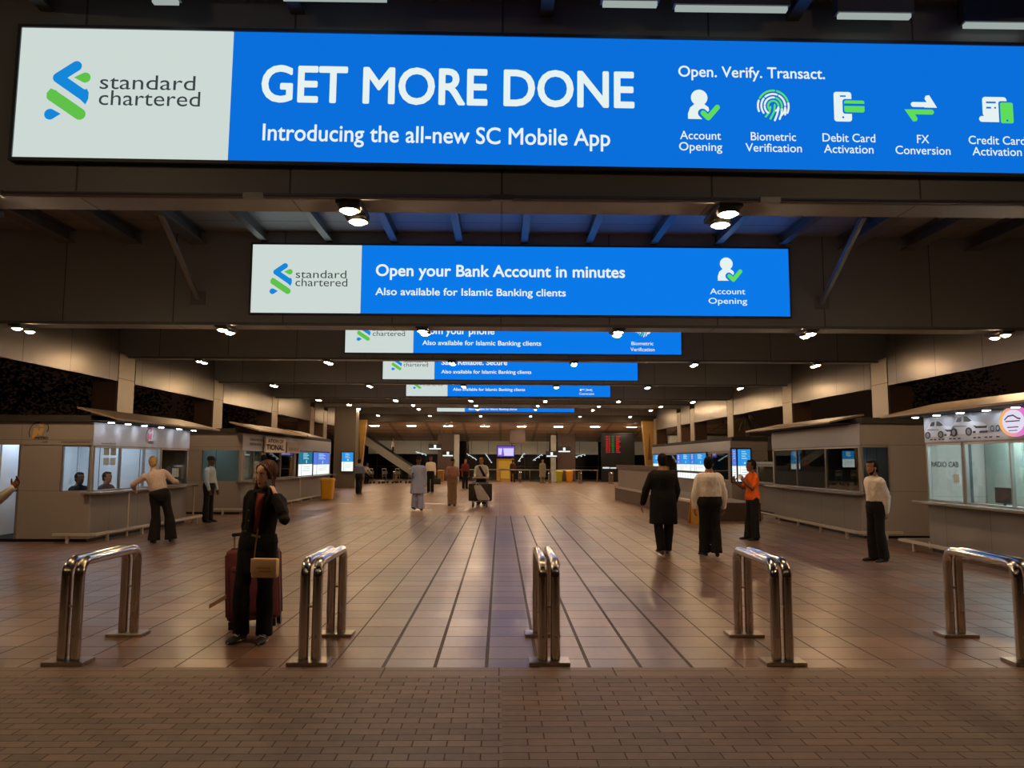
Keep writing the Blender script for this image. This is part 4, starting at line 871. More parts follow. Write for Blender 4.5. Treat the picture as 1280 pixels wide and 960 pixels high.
class Body:
    def __init__(s, h=1.72, female=False, spine=(0, 0, 1), twist=0, hip=0, armL=None, armR=None, legL=None, legR=None, head=(0, 0, 0), pitchL=0, pitchR=0, handL=None, handR=None, curl=.5, fat=1.0, seated=False, toe=12):
        k = s.k = h/1.72; s.fem = female; s.tor = [(a, b*fat, c*(fat*1.1-.1)) for a, b, c in (TOR_F if female else TOR_M)]; s.curl = curl
        def dv(t, sg): return V((t[0]*sg, -t[1], t[2])).normalized()
        s.sp = V((spine[0], -spine[1], spine[2])).normalized()
        P = V((0, 0, .94)); rz = Matrix.Rotation(R(twist), 3, 'Z'); rh = Matrix.Rotation(R(hip), 3, 'Z')
        lat = rz @ V((1, 0, 0)); s.lat = (lat-s.sp*lat.dot(s.sp)).normalized(); s.fwd = s.sp.cross(s.lat)*-1   # forward = -Y
        s.fwd = s.lat.cross(s.sp)*1.0
        if s.fwd.y > 0 and abs(s.fwd.y) > .01 and twist < 90: s.fwd = -s.fwd
        s.hlat = rh @ V((1, 0, 0)); s.P = P
        sw = .152 if female else .172
        s.J = {}
        for n, sg, arm, leg, pit in (('L', 1, armL, legL, pitchL), ('R', -1, armR, legR, pitchR)):
            arm = arm or ((.14, .02, -1), (.05, .12, -1)); leg = leg or ((.03, .0, -1), (.01, -.02, -1))
            sh = P+s.sp*.428+s.lat*sg*sw; el = sh+dv(arm[0], sg)*.285; wr = el+dv(arm[1], sg)*.25
            hp = P+s.hlat*sg*.088-V((0, 0, .03)); kn = hp+dv(leg[0], sg)*.42; an = kn+dv(leg[1], sg)*.405
            s.J[n] = dict(sh=sh, el=el, wr=wr, hp=hp, kn=kn, an=an, fd=dv(arm[1], sg), pit=pit, sg=sg)
        s.J['L']['hand'] = handL; s.J['R']['hand'] = handR
        s.neck = P+s.sp*.50
        hy, hp_, hr = head
        s.HM = Matrix.Rotation(R(hy), 3, 'Z') @ Matrix.Rotation(R(hp_), 3, 'X') @ Matrix.Rotation(R(hr), 3, 'Y')   # pitch>0 looks down
        s.hc = s.neck+s.sp*.075+V((0, 0, .085))+V((0, -.022, 0))+ (s.HM @ V((0, 0, .02)))-V((0, 0, .02))+V((0, -1, 0))*.0007*hp_
        s.toe = toe; s.off = V((0, 0, 0)); low = 9
        for n in 'LR':
            a = s.J[n]; low = min(low, a['an'].z-.085-max(0, math.sin(R(max(0, a['pit']))))*.0)
            # with a lifted heel the toes reach below the ankle
            if a['pit'] > 0: low = min(low, a['an'].z-.085*math.cos(R(a['pit']))-.13*math.sin(R(a['pit'])))
        s.shift = V((-(s.J['L']['an'].x+s.J['R']['an'].x)/2, -(s.J['L']['an'].y+s.J['R']['an'].y)/2, -low))
        if seated: s.shift = V((0, 0, -low))
    def fin(s, mb):
        for i, p in enumerate(mb.v): mb.v[i] = (p+s.shift)*s.k
        return mb
    def frame(s, z, rx, ry, lower=0.0, n=20, dy=0, infl=0):
        c = s.P+s.sp*z+s.fwd*dy
        la = s.hlat if z < .05 else s.lat
        return [c+la*(rx+infl)*math.cos(2*math.pi*j/n)+s.fwd*(ry+infl)*math.sin(2*math.pi*j/n) for j in range(n)]
    def torso(s, mb, z0, z1, infl=0.0, extra=None, mi=0):
        zs = [z0]+[t[0] for t in s.tor if z0 < t[0] < z1]+[z1]; zs = sorted(set(zs))
        rings = []
        for z in zs:
            rx, ry = interp(s.tor, z); e = extra(z) if extra else 0
            rings.append(s.frame(z, rx, ry, infl=infl+e))
        mb.loft(rings, mi); return mb
    def arm(s, mb, n, t0=0, t1=1, infl=0.0, w=1.0):
        a = s.J[n]; pts = [(a['sh']-s.lat*a['sg']*.03, .056), (a['sh']+(a['el']-a['sh'])*.1, .052), (a['sh'].lerp(a['el'], .5), .047), (a['el'], .040), (a['el'].lerp(a['wr'], .3), .041), (a['wr'].lerp(a['el'], .15), .029), (a['wr'], .027)]
        if s.fem: pts = [(p, r*.86) for p, r in pts]
        cut = {1: 7, .5: 4, .45: 3}.get(t1, 7); pts = pts[:cut]
        if t1 == .45: pts.append((a['sh'].lerp(a['el'], .72), .045))
        mb.tube([p for p, r in pts], [r*w+infl for p, r in pts], 12, round_=True)
        if t1 == 1: mb.ell(a['el'], *([.041*(.86 if s.fem else 1)*w+infl]*3), n=12)
        return mb
    def leg(s, mb, n, infl=0.0, w=1.0, hem=None, t1=1.0):
        a = s.J[n]; pts = [(a['hp']+V((0, 0, .05)), .088), (a['hp'].lerp(a['kn'], .15), .088), (a['hp'].lerp(a['kn'], .55), .070), (a['kn'], .054), (a['kn'].lerp(a['an'], .3), .054), (a['kn'].lerp(a['an'], .75), .040), (a['an']+V((0, 0, .0)), .036)]
        if hem: pts = [(p, r+(hem-.036)*max(0, (i-2)/4)) for i, (p, r) in enumerate(pts)]
        if hem: pts[-1] = (pts[-1][0]-V((0, 0, .035)), pts[-1][1])
        mb.tube([p for p, r in pts], [r*w+infl for p, r in pts], 14, round_=not hem); mb.ell(a['kn'], *([pts[3][1]*w+infl]*3), n=12); return mb
    def foot(s, mb, n, infl=0, sole=None):
        a = s.J[n]; an = a['an']; f = Matrix.Rotation(R(s.toe*a['sg']), 3, 'Z') @ (s.hlat.cross(V((0, 0, 1)))); f = V((f.x, f.y, 0)).normalized()
        if f.y > 0: f = -f
        sd = V((-f.y, f.x, 0)); M = Matrix.Rotation(R(a['pit']), 3, sd*-1) if a['pit'] else Matrix.Identity(3)
        rings = []
        for t, w, hh in ((-.075, .020, .05), (-.06, .032, .075), (0, .037, .105), (.05, .038, .075), (.10, .044, .055), (.15, .043, .042), (.185, .030, .032), (.20, .012, .02)):
            ring = []
            for j in range(12):
                q = 2*math.pi*j/12; x = (w+infl)*math.cos(q); z = hh/2+(hh/2+infl)*math.sin(q)
                if z < .008: z = 0
                ring.append(an+M @ (f*t+sd*x+V((0, 0, z-.085))))
            rings.append(ring)
        mb.loft(rings); return mb
    def hand(s, mb, n, mi=0):
        a = s.J[n]; sg = a['sg']; spec = a['hand'] or {}
        d = spec.get('d'); d = V((d[0]*sg, -d[1], d[2])).normalized() if d else a['fd']
        nn = spec.get('n'); nn = V((nn[0]*sg, -nn[1], nn[2])) if nn else V((-sg, 0, 0))
        nn = (nn-d*nn.dot(d)); nn = nn.normalized() if nn.length > .05 else d.orthogonal().normalized()
        th = nn.cross(d)*(sg); c = spec.get('curl', s.curl); w = a['wr']; g = .9 if s.fem else 1.0
        if spec.get('flip'): th = -th
        rings = []
        for t, rw, rt in ((-.015, .024, .02), (.02, .034, .016), (.06, .041, .015), (.09, .040, .012), (.10, .034, .008)):
            rings.append([w+d*t*g+th*rw*g*math.cos(2*math.pi*j/12)+nn*rt*g*math.sin(2*math.pi*j/12) for j in range(12)])
        mb.loft(rings, mi)
        for off, L in ((.031, .072), (.010, .082), (-.011, .077), (-.031, .060)):
            p = w+(d*.092+th*off)*g; pts = [p]; dd = d.copy()
            for i, fr in enumerate((.45, .32, .23)):
                ang = c*(.5 if i == 0 else 1.0)*1.0; dd = (dd*math.cos(ang)+nn*math.sin(ang)).normalized() if i else (d*math.cos(ang)+nn*math.sin(ang)).normalized()
                nn2 = nn; p = p+dd*L*fr*g; pts.append(p); 
            mb.tube(pts, [.0092*g, .0088*g, .008*g, .0068*g], 7, mi, round_=True)
        p = w+(d*.022+th*.034)*g; d1 = (th*.75+d*.75+nn*.25).normalized(); d2 = (th*.25+d*.9+nn*(.2+c*.4)).normalized()
        mb.tube([p-d1*.01, p+d1*.034*g, p+d1*.034*g+d2*.034*g], [.012*g, .0105*g, .008*g], 7, mi, round_=True); return mb
    def hp(s, x, f, z): return s.hc+s.HM @ V((x*1.06, -f*1.06, z*1.05))
    def headmesh(s, mb):
        T = [(-.122, .020, .060, .016), (-.108, .040, .050, .036), (-.085, .053, .034, .056), (-.05, .062, .018, .076), (-.015, .067, .010, .085), (.015, .071, .004, .091), (.045, .074, 0, .095), (.075, .069, -.004, .087), (.098, .054, -.006, .068), (.112, .034, -.006, .043), (.118, .012, -.006, .016)]
        g = .94 if s.fem else 1
        mb.loft([[s.hp(rx*g*math.cos(2*math.pi*j/20), cy+ry*math.sin(2*math.pi*j/20), z) for j in range(20)] for z, rx, cy, ry in T])
        mb.loft([[s.hp(w*math.cos(2*math.pi*j/8), f0+dd*math.sin(2*math.pi*j/8), z) for j in range(8)] for z, w, f0, dd in ((.012, .006, .092, .006), (-.012, .009, .099, .010), (-.034, .016, .104, .015), (-.043, .014, .098, .010))])
        for sg in (-1, 1): mb.ell(s.hp(sg*.072*g, -.008, -.012), .008, .020, .032, n=10, M=s.HM)
        mb.tube([s.neck+s.sp*-.03, s.hp(0, .0, -.06)], [.054*(.86 if s.fem else 1), .052*(.86 if s.fem else 1)], 14); return mb
    def face(s, mb):
        for sg in (-1, 1):
            mb.ell(s.hp(sg*.030, .0805, .004), .0130, .009, .0066, 1, 8, s.HM); mb.ell(s.hp(sg*.030, .0862, .004), .0060, .0042, .0062, 2, 8, s.HM)
            mb.tube([s.hp(sg*.014, .094, .024), s.hp(sg*.032, .093, .030), s.hp(sg*.050, .080, .024)], [.0045, .005, .003], 6, 4)
        mb.tube([s.hp(-.022, .083, -.068), s.hp(0, .093, -.065), s.hp(.022, .083, -.068)], [.003, .0075, .003], 8, 3)
        mb.tube([s.hp(-.020, .082, -.073), s.hp(0, .091, -.074), s.hp(.020, .082, -.073)], [.003, .008, .003], 8, 3); return mb
def part(me_or_mb, name, mats, root, body=None):
    me = me_or_mb
    for q in (mats if isinstance(mats, (list, tuple)) else [mats]): me.materials.append(q)
    o = bpy.data.objects.new(name, me); COL.objects.link(o); o.parent = root; return o
NP = [0]
def person(label, loc, face, B, sk, top, legs, hair, shoes=SHOE, vox=.014, hairm=HAIR, hem=0, sleeves=1, skirt=None, trouser_hem=.075, tinf=.014, sinf=.016, beard=None, cap=None, extras=None, fold=.008, facial=True):
    NP[0] += 1; sd = NP[0]*3.7
    root = thing('person', label, 'person', loc, R(face))
    mb = MB(); B.torso(mb, -.12, .56)
    for n in 'LR': B.arm(mb, n); B.leg(mb, n); B.foot(mb, n)
    B.headmesh(mb); B.fin(mb); body = as_mb(remesh(mb, vox*.8, 3))
    ex = MB()
    for n in 'LR': B.hand(ex, n)
    if facial: B.face(ex)
    B.fin(ex); body.add(ex.v, ex.f); body.m[-len(ex.f):] = ex.m
    part(body.mesh('body', [], True), 'body', [sk, EYEW, IRIS, LIP, BROW], root)
    # top garment
    mb = MB()
    if skirt:
        zl, rx, ry, dx, dy = skirt; B.torso(mb, .10, .50, sinf)
        rings = []
        for i in range(9):
            t = i/8; z = .16+(zl-.16)*t; a, b = interp(B.tor, max(z, 0)); c = B.P+V((dx*t, -dy*t, z))
            rings.append([c+V(((a+(rx-a)*t+sinf)*math.cos(2*math.pi*j/20), (b+(ry-b)*t+sinf)*math.sin(2*math.pi*j/20), 0)) for j in range(20)])
        mb.loft(rings)
    else: B.torso(mb, hem if hem < -.03 else .05, .50, sinf, (lambda z: .022*max(0, min(1, (.16-z)/.2))) if hem < -.03 else (lambda z: -.006 if z < .1 else .012*max(0, 1-abs(z-.16)/.1)))
    for n in 'LR': B.arm(mb, n, t1={1: 1, .5: .45}.get(sleeves, 1), infl=sinf*.8, w=1.05)
    mb2 = MB(); mb2.tube([B.neck-B.sp*.02, B.neck+B.sp*.035], [.074*(.85 if B.fem else 1), .062*(.85 if B.fem else 1)], 14); mb.add(mb2.v, mb2.f)
    B.fin(mb); part(remesh(mb, vox, 2, fold, 9, sd), 'kurta' if skirt else 'shirt', top, root)
    # trousers
    tuck = hem > -.03 and not skirt; mb = MB(); B.torso(mb, -.13, .09 if tuck else .02, tinf+(.012 if tuck else -.004))
    for n in 'LR': B.leg(mb, n, tinf*.7, 1.0, trouser_hem)
    B.fin(mb); part(remesh(mb, vox, 2, fold, 7, sd+5), 'trousers', legs, root)
    for n in 'LR':
        mb = MB(); B.foot(mb, n, .006); B.fin(mb); part(remesh(mb, vox*.7, 2), 'shoe', shoes, root)
    if hair:
        mb = MB(); q = hair
        if q in ('short', 'thin', 'long', 'bun'):
            k = {'short': 1.0, 'thin': .965, 'long': 1.045, 'bun': 1.03}[q]
            mb.ell(B.hp(0, -.020, .030), .085*k, .104*k, .104*k, n=16, M=B.HM)
            mb.ell(B.hp(0, -.050, -.03), .070, .060, .065, n=12, M=B.HM)
            if q == 'bun': mb.ell(B.hp(0, -.13, .02), .04, .035, .04, n=10, M=B.HM)
            if q == 'short': mb.ell(B.hp(0, .03, .088), .066, .053, .036, n=10, M=B.HM)
        if q == 'long':
            for sg in (-1, 1):
                mb.tube([B.hp(sg*.008, .056, .100), B.hp(sg*.046, .056, .074), B.hp(sg*.068, .026, .015), B.hp(sg*.071, .016, -.06), B.hp(sg*.080, .030, -.15), B.hp(sg*.100, .068, -.24), B.hp(sg*.098, .085, -.31)], [.010, .017, .019, .024, .030, .030, .012], 10, round_=True)
            rings = []
            for z, rx, ry, y in ((.03, .074, .07, -.035), (-.05, .076, .064, -.045), (-.12, .086, .062, -.052), (-.19, .110, .058, -.066), (-.28, .118, .042, -.085), (-.36, .09, .022, -.092)):
                rings.append([B.hc+B.HM @ V((1.06*rx*math.cos(2*math.pi*j/16), 0, 0))+V((0, 0, z))+V((0, -y+ry*math.sin(2*math.pi*j/16), 0)) for j in range(16)])
            mb.loft(rings)
        B.fin(mb); hm = remesh(mb, vox*.5, 2)
        for v, nn in [(v, v.normal.copy()) for v in hm.vertices]:     # strands
            a_ = math.atan2(v.co.x-B.shift.x*B.k, v.co.y); v.co += nn*(.0028 if q == 'long' else .0018)*math.sin(a_*38+noise.noise(v.co*9)*5)
        part(hm, 'hair', hairm, root)
    if beard:
        mb = MB(); mb.ell(B.hp(0, .040, -.085), .056, .052, .045, n=12, M=B.HM)
        for sg in (-1, 1): mb.tube([B.hp(sg*.068, .01, -.02), B.hp(sg*.060, .03, -.07), B.hp(sg*.03, .07, -.10)], [.010, .014, .014], 8, round_=True)
        B.fin(mb); part(remesh(mb, vox*.5, 2), 'beard', HAIR, root)
    if cap:
        mb = MB(); mb.ell(B.hp(0, -.008, .058), .089, .113, .076, n=14, M=B.HM)
        mb.loft([[B.hp(w*math.cos(math.pi*j/9), f+.0*j+dd*math.sin(math.pi*j/9), z) for j in range(10)]+[B.hp(w*math.cos(math.pi*j/9), f+dd*math.sin(math.pi*j/9), z-.008) for j in range(9, -1, -1)] for w, f, dd, z in ((.078, .06, .02, .055), (.075, .075, .06, .048), (.06, .09, .085, .042))])
        B.fin(mb); part(remesh(mb, .007, 1), 'cap', cap, root)
    if extras: extras(B, root)
    return root
def belt(B, root, m, z=.075):
    mb = MB(); mb.loft([B.frame(q, *interp(B.tor, q), infl=.024) for q in (z, z+.035)]); B.fin(mb); mb.obj('belt', m, root, True)

BLACKC = cloth('black', '#131214'); WHITE_S = cloth('white', '#c4bfb8'); BLUEW = cloth('pale_blue', '#b4c2c6'); CREAM = cloth('cream', '#e2d6ca'); PEACH = cloth('peach', '#c9b4ac'); KBLUE = cloth('kurta_blue', '#a0abd0')
ORANGE = cloth('orange', '#e8641c'); DKTR = cloth('dark_trousers', '#1a1716'); GREYB = cloth('grey_blue', '#71778a'); PINKS = cloth('dusty_pink', '#b08478'); BEIGE = cloth('beige', '#9a7c62'); RUST = cloth('rust_top', '#7a3524')

# 1  the woman on the phone
ARM_PHONE = ((.42, .62, -.62), (-.45, -.20, .86))
Bw = Body(1.62, True, (.12, .0, 1), 4, 0, armL=ARM_PHONE, armR=((.14, -.16, -1), (.04, -.30, -1)), legL=((.02, .05, -1), (.0, -.02, -1)), legR=((.05, .22, -1), (.03, -.10, -1)), head=(-20, 10, 6), handL=dict(d=(-.40, -.10, .92), n=(-1, -.1, -.35), curl=.75), handR=dict(curl=1.3, d=(0, -.3, -1)), toe=10)
def woman_extras(B, root):
    mb = MB(); rings = []                                        # rust top showing in the open jacket
    mb.loft([[B.P+B.sp*z+B.lat*(w*math.cos(math.pi*j/8))+B.fwd*(interp(B.tor, z)[1]+.022) +B.fwd*(.018*math.sin(math.pi*j/8)) for j in range(9)] for z, w in ((.10, .020), (.22, .026), (.33, .034), (.42, .040), (.47, .045))], cap=False)
    B.fin(mb); o = mb.obj('inner_top', RUST, root, True); so = o.modifiers.new('s', 'SOLIDIFY'); so.thickness = .012
    for sg in (-1, 1):                                           # lapels
        mb = MB(); mb.loft([[B.P+B.sp*z+B.lat*sg*(x+dx)+B.fwd*(interp(B.tor, z)[1]+y) for dx, y in ((0, .032), (.035, .036), (.038, .026), (0, .022))] for z, x in ((.12, .024), (.28, .034), (.40, .048), (.48, .060))]); B.fin(mb); mb.obj('lapel', BLACKC, root, True)
    for z, x in ((.30, -.095), (.20, -.085), (.10, -.10)):
        mb = MB(); mb.ell(B.P+B.sp*z+B.lat*x+B.fwd*(interp(B.tor, z)[1]*.83+.03), .008, .008, .008, n=8); B.fin(mb); mb.obj('button', PLATE, root)
    belt(B, root, BLACKC, .05)
    mb = MB(); mb.tube([B.P+B.sp*.075+B.fwd*.155+B.lat*-.02, B.P+B.sp*.065+B.fwd*.15+B.lat*.06], .012, 8); B.fin(mb); mb.obj('belt_chain', PLATE, root)
    for n in 'LR':
        a = B.J[n]; mb = MB(); f = (V((math.sin(R(10))*a['sg']*1, -1, 0))).normalized(); sdv = V((-f.y, f.x, 0))
        for t, z in ((.045, -.012), (.07, -.022), (.095, -.032)): mb.tube([a['an']+f*t+sdv*-.034+V((0, 0, z-.004)), a['an']+f*t+V((0, 0, z+.012)), a['an']+f*t+sdv*.034+V((0, 0, z-.004))], .0055, 6)
        mb.tube([a['an']+f*.20*math.cos(q)*1.0+sdv*.046*math.sin(q)+V((0, 0, -.074)) for q in [x*.2-1.5 for x in range(16)]], .005, 6)
        B.fin(mb); mb.obj('laces', mat('white_lace', '#cfc9c2', .6), root)
    mb = MB(); mb.loft([[V((B.P.x+rx*math.cos(2*math.pi*j/20), B.P.y+ry*math.sin(2*math.pi*j/20), B.P.z+z)) for j in range(20)] for z, rx, ry in ((.08, .155, .125), (-.05, .19, .14), (-.18, .195, .145), (-.30, .19, .15))]); B.fin(mb)
    part(remesh(mb, .012, 2, .008, 8, 2), 'jacket_skirt', BLACKC, root)
person('woman in black jacket and trousers talking on a phone, with long brown hair', (-2.24, 7.20, 0), -6, Bw, SK_F, BLACKC, cloth('black_trousers', '#100f10'), 'long', vox=.010, hairm=HBROWN, trouser_hem=.066, tinf=.02, sinf=.019, extras=woman_extras, shoes=mat('black_sneaker', '#17130f', .5))
# things she carries
ph = thing('phone', 'dark phone held to the ear of the woman in black', 'phone', (0, 0, 0))
def hand_at(B, loc, face, n, off):
    return Matrix.Translation(loc) @ Matrix.Rotation(R(face), 4, 'Z') @ ((B.J[n]['wr']+V(off)+B.shift)*B.k)
ph.location = hand_at(Bw, (-2.24, 7.20, 0), -6, 'L', (-.055, -.005, .085)); ph.rotation_euler = (R(14), R(-14), R(-25))
MB().rbox(-.005, .005, -.036, .036, -.075, .075, .004).obj('case', BLK, ph); MB().box(-.0065, -.005, -.031, .031, -.068, .068).obj('screen', mat('phone_glass', '#0a0b10', .1), ph)
BAGC = mat('cream_leather', '#d9b98c', .45, vary=.05); CHAIN = mat('gold_chain', '#b08d55', .3, .9)
hb = thing('handbag', 'cream rectangular handbag hanging on a chain in front of the woman in black', 'handbag', (-2.07, 6.95, .60), R(-6))
MB().rbox(-.115, .115, -.035, .035, 0, .165, .012).obj('bag_body', BAGC, hb, auto=True); MB().rbox(-.117, .117, -.043, -.034, .045, .168, .006).obj('flap', BAGC, hb, auto=True)
MB().rbox(-.035, .075, -.048, -.042, .055, .068, .002).obj('clasp', mat('gold_clasp', '#c79a55', .3, .8), hb); f = Flat((-.06, -.0445, .078), (1, 0, 0))
for k in range(7): f.rect(k*.018, k*.018+.011, 0, .016)
me = f.obj('raised_letters', mat('tan_stitch', '#a97f4d', .5), None); me.parent = hb
MB().tube([(-.105, 0, .16), (-.106, .03, .30), (-.10, .05, .42)], .007, 6).obj('chain_strap', CHAIN, hb)
# her suitcase
BURG = mat('burgundy_fabric', '#5a1a22', .7, vary=.12, vscale=25, bump=.2, bscale=300); BURD = mat('burgundy_trim', '#3a1016', .6)
sc = thing('suitcase', 'burgundy soft-sided suitcase standing behind the woman in black', 'suitcase', (-2.40, 7.78, 0), R(8)); sc.rotation_euler = (R(-7), R(-4), R(8))
MB().rbox(-.245, .245, -.15, .15, .07, .76, .05).obj('shell', BURG, sc, auto=True); MB().rbox(-.20, .20, -.185, -.13, .13, .60, .035).obj('front_pocket', BURG, sc, auto=True)
mb = MB()
for y in (-.095, .10):
    pts = [(-.247, y, .12), (-.247, y, .70), (-.19, y, .762), (.19, y, .762), (.247, y, .70), (.247, y, .12)]; mb.tube(pts, .009, 6)
mb.obj('piping', BURD, sc, auto=True); MB().tube([(-.17, -.187, .55), (.17, -.187, .55)], .006, 6).obj('zip', BLK, sc)
for s in (-1, 1): MB().tube([(s*.2, .11, .055), (s*.235, .11, .055)], .055, 14).obj('wheel', BLK, sc); MB().box(s*.19-.03, s*.19+.03, -.14, -.08, 0, .075).obj('stand', BLK, sc)
mb = MB()
for x in (-.20, -.07): mb.tube([(x, .10, .74), (x, .10, .90)], .009, 8)
mb.obj('pull_tubes', PLATE, sc); MB().rbox(-.225, -.045, .08, .12, .89, .925, .01).obj('pull_handle', BLK, sc)
MB().rbox(-.05, .09, -.02, .02, .77, .80, .01).obj('carry_handle', BURD, sc); mb = MB().hexa([(-.24, -.12, .30), (-.39, -.16, .22), (-.39, -.12, .22), (-.24, -.08, .30), (-.24, -.12, .335), (-.39, -.16, .255), (-.39, -.12, .255), (-.24, -.08, .335)]); mb.obj('side_strap', mat('tan_strap', '#a57c55', .6), sc)

# 2  blond man leaning on the counter
person('person with blond hair leaning on the nearest left kiosk counter, seen from behind', (-6.62, 15.42, 0), 205, Body(1.70, False, (.26, .10, 1), 0, 0, armL=((.75, .35, -.55), (-.1, .75, -.35)), armR=((.62, .35, -.62), (.3, .95, -.1)), legL=((-.1, .05, -1), (.05, -.08, -1)), legR=((.26, .02, -1), (.12, -.02, -1)), head=(-10, 8, 6)),
       SK_L, PEACH, DKTR, 'short', hairm=HBLOND, trouser_hem=.105, tinf=.022, vox=.013, extras=lambda B, r: belt(B, r, SHOE), facial=False)
# 3  man in a cap
person('man in dark cap, pale blue shirt and black trousers between the left kiosks', (-7.62, 20.4, 0), 80, Body(1.70, False, armL=((.08, .12, -1), (.0, .35, -1)), armR=((.08, .1, -1), (0, .4, -1)), head=(0, 6, 0)), SK_D, BLUEW, DKTR, None, cap=mat('dark_cap', '#231a19', .8), vox=.014, sleeves=1)
# 4  man at the window
person('man with black hair in a white shirt at the second left kiosk window', (-7.0, 23.0, 0), 215, Body(1.76, False, armL=((.1, .25, -1), (-.1, .9, -.3))), SK_D, WHITE_S, DKTR, 'short', facial=False)
# 5  clerks sitting inside the nearest left kiosk
SIT = dict(legL=((.1, 1, -.05), (0, 0, -1)), legR=((.1, 1, -.05), (0, 0, -1)), armL=((.15, .5, -.8), (-.2, 1, -.1)), armR=((.15, .5, -.8), (-.2, 1, -.1)), seated=True)
def stool(label, x, y, h=.40):
    t = thing('stool', label, 'stool', (x, y, 0), group='stools inside the kiosks'); MB().cyl((0, 0), .17, h-.04, h, 20).obj('seat', BLK, t); MB().tube([(0, 0, .03), (0, 0, h-.03)], .025, 8).obj('post', RAILM, t); MB().cyl((0, 0), .18, .06, .085, 16).obj('foot_ring', RAILM, t)
person('dark-haired clerk sitting behind the left pane of the nearest left kiosk', (-8.95, 16.6, .06), 65, Body(1.66, **SIT), SK_D, BLACKC, DKTR, 'short', vox=.016)
person('dark-haired clerk in profile sitting behind the middle pane of the nearest left kiosk', (-8.75, 17.35, .06), 78, Body(1.66, **SIT), SK_M, cloth('charcoal', '#2a2a2e'), DKTR, 'short', vox=.016)
stool('stool under the left clerk of the nearest left kiosk', -8.95, 16.6); stool('stool under the profile clerk of the nearest left kiosk', -8.75, 17.35)
person('man in a grey shirt standing behind the dark end pane of the nearest left kiosk', (-8.7, 19.5, .06), 95, Body(1.58), SK_D, cloth('slate_grey', '#6f7a7a'), DKTR, 'short', vox=.018)
# clerk in the right kiosk
person('clerk with black hair sitting behind the right kiosk counter at the frame edge', (8.95, 11.62, .06), -92, Body(1.62, **SIT), SK_D, WHITE_S, DKTR, 'short', vox=.016)
stool('stool under the clerk of the nearest right kiosk', 8.95, 11.62)
# 6  person cut by the left edge, only a raised hand in view
person('person at the left edge with a raised dark hand and pale sleeve', (-6.02, 8.9, 0), 75, Body(1.76, armL=((.2, .45, -.75), (-.1, .85, .55)), armR=((.12, .1, -1), (.05, .3, -1)), handL=dict(d=(-.1, .7, .75), n=(-1, 0, 0), curl=.35)), SK_D, WHITE_S, DKTR, 'short', vox=.014)
# 7-11 walkers in the middle distance
person('man in a grey-blue shirt and dark trousers walking away on the left', (-6.66, 36.6, 0), 170, Body(1.66, legL=((.02, .12, -1), (0, .0, -1)), legR=((.02, -.1, -1), (0, -.2, -1))), SK_M, GREYB, cloth('navy', '#1b1c26'), 'short', vox=.02, facial=False)
Bk = Body(1.72, armR=((.12, .15, -1), (-.1, .95, .2)), armL=((.14, -.05, -1), (.05, .1, -1)), legL=((.03, .1, -1), (.0, .0, -1)), legR=((.04, .0, -1), (.02, -.30, -1)), pitchR=15, head=(10, 32, 0), fat=1.08)
person('man in a light blue kurta and trousers looking down at his phone', (-2.66, 25.2, 0), 4, Bk, SK_D, KBLUE, KBLUE, 'short', vox=.016, skirt=(-.40, .235, .15, 0, .02), trouser_hem=.095, tinf=.03, sinf=.028)
p_ = thing('phone', 'phone in the hand of the man in the light blue kurta', 'phone', hand_at(Bk, (-2.66, 25.2, 0), 4, 'R', (0, -.08, .04))); MB().rbox(-.035, .035, -.07, .07, -.006, .006, .004).obj('case', BLK, p_); MB().box(-.03, .03, -.06, .06, .006, .008).obj('screen', mat('phone_glass', '#0a0b10', .1), p_)
person('man in white shirt and black trousers carrying a black bag, far behind the kurta', (-3.46, 38.6, 0), -2, Body(1.82, armL=((.12, .0, -1), (.06, .05, -1)), legL=((.02, .12, -1), (0, .0, -1)), legR=((.02, -.06, -1), (0, -.2, -1))), SK_D, CREAM, DKTR, 'short', vox=.02,
       extras=lambda B, r: None)
bg_ = thing('briefcase', 'black bag carried by the far man in a white shirt', 'bag', (-3.13, 38.55, .42)); MB().rbox(-.18, .18, -.06, .06, 0, .30, .02).obj('bag_body', BLK, bg_, auto=True); MB().tube([(-.07, 0, .30), (-.06, 0, .37), (.06, 0, .37), (.07, 0, .30)], .01, 6).obj('handle', BLK, bg_)
Bp = Body(1.68, armL=((.2, .1, -1), (-.55, .85, .0)), armR=((.2, .1, -1), (-.55, .85, .0)), legL=((.0, .06, -1), (-.03, .0, -1)), legR=((.02, -.05, -1), (-.03, -.15, -1)), head=(0, 28, 0))
person('person in dusty pink shirt and beige trousers reading a phone, left of the trolley', (-1.72, 27.9, 0), 0, Bp, SK_M, PINKS, BEIGE, 'short', vox=.016, trouser_hem=.075, tinf=.03, sleeves=.5)
p_ = thing('phone', 'phone held in both hands by the person in dusty pink', 'phone', hand_at(Bp, (-1.72, 27.9, 0), 0, 'R', (.05, -.07, .03))); MB().rbox(-.035, .035, -.07, .07, -.006, .006, .004).obj('case', BLK, p_); MB().box(-.03, .03, -.06, .06, .006, .008).obj('screen', mat('phone_glass', '#0a0b10', .1), p_)
def sash(B, root):
    mb = MB(); mb.loft([[B.P+B.sp*z+B.lat*(x+dx)+B.fwd*(interp(B.tor, z)[1]+y) for dx, y in ((-.05, .03), (.05, .03), (.05, .042), (-.05, .042))] for z, x in ((.47, -.07), (.36, -.02), (.22, .06), (.10, .12))]); B.fin(mb); mb.obj('scarf', cloth('dark_scarf', '#231a1e'), root, True)
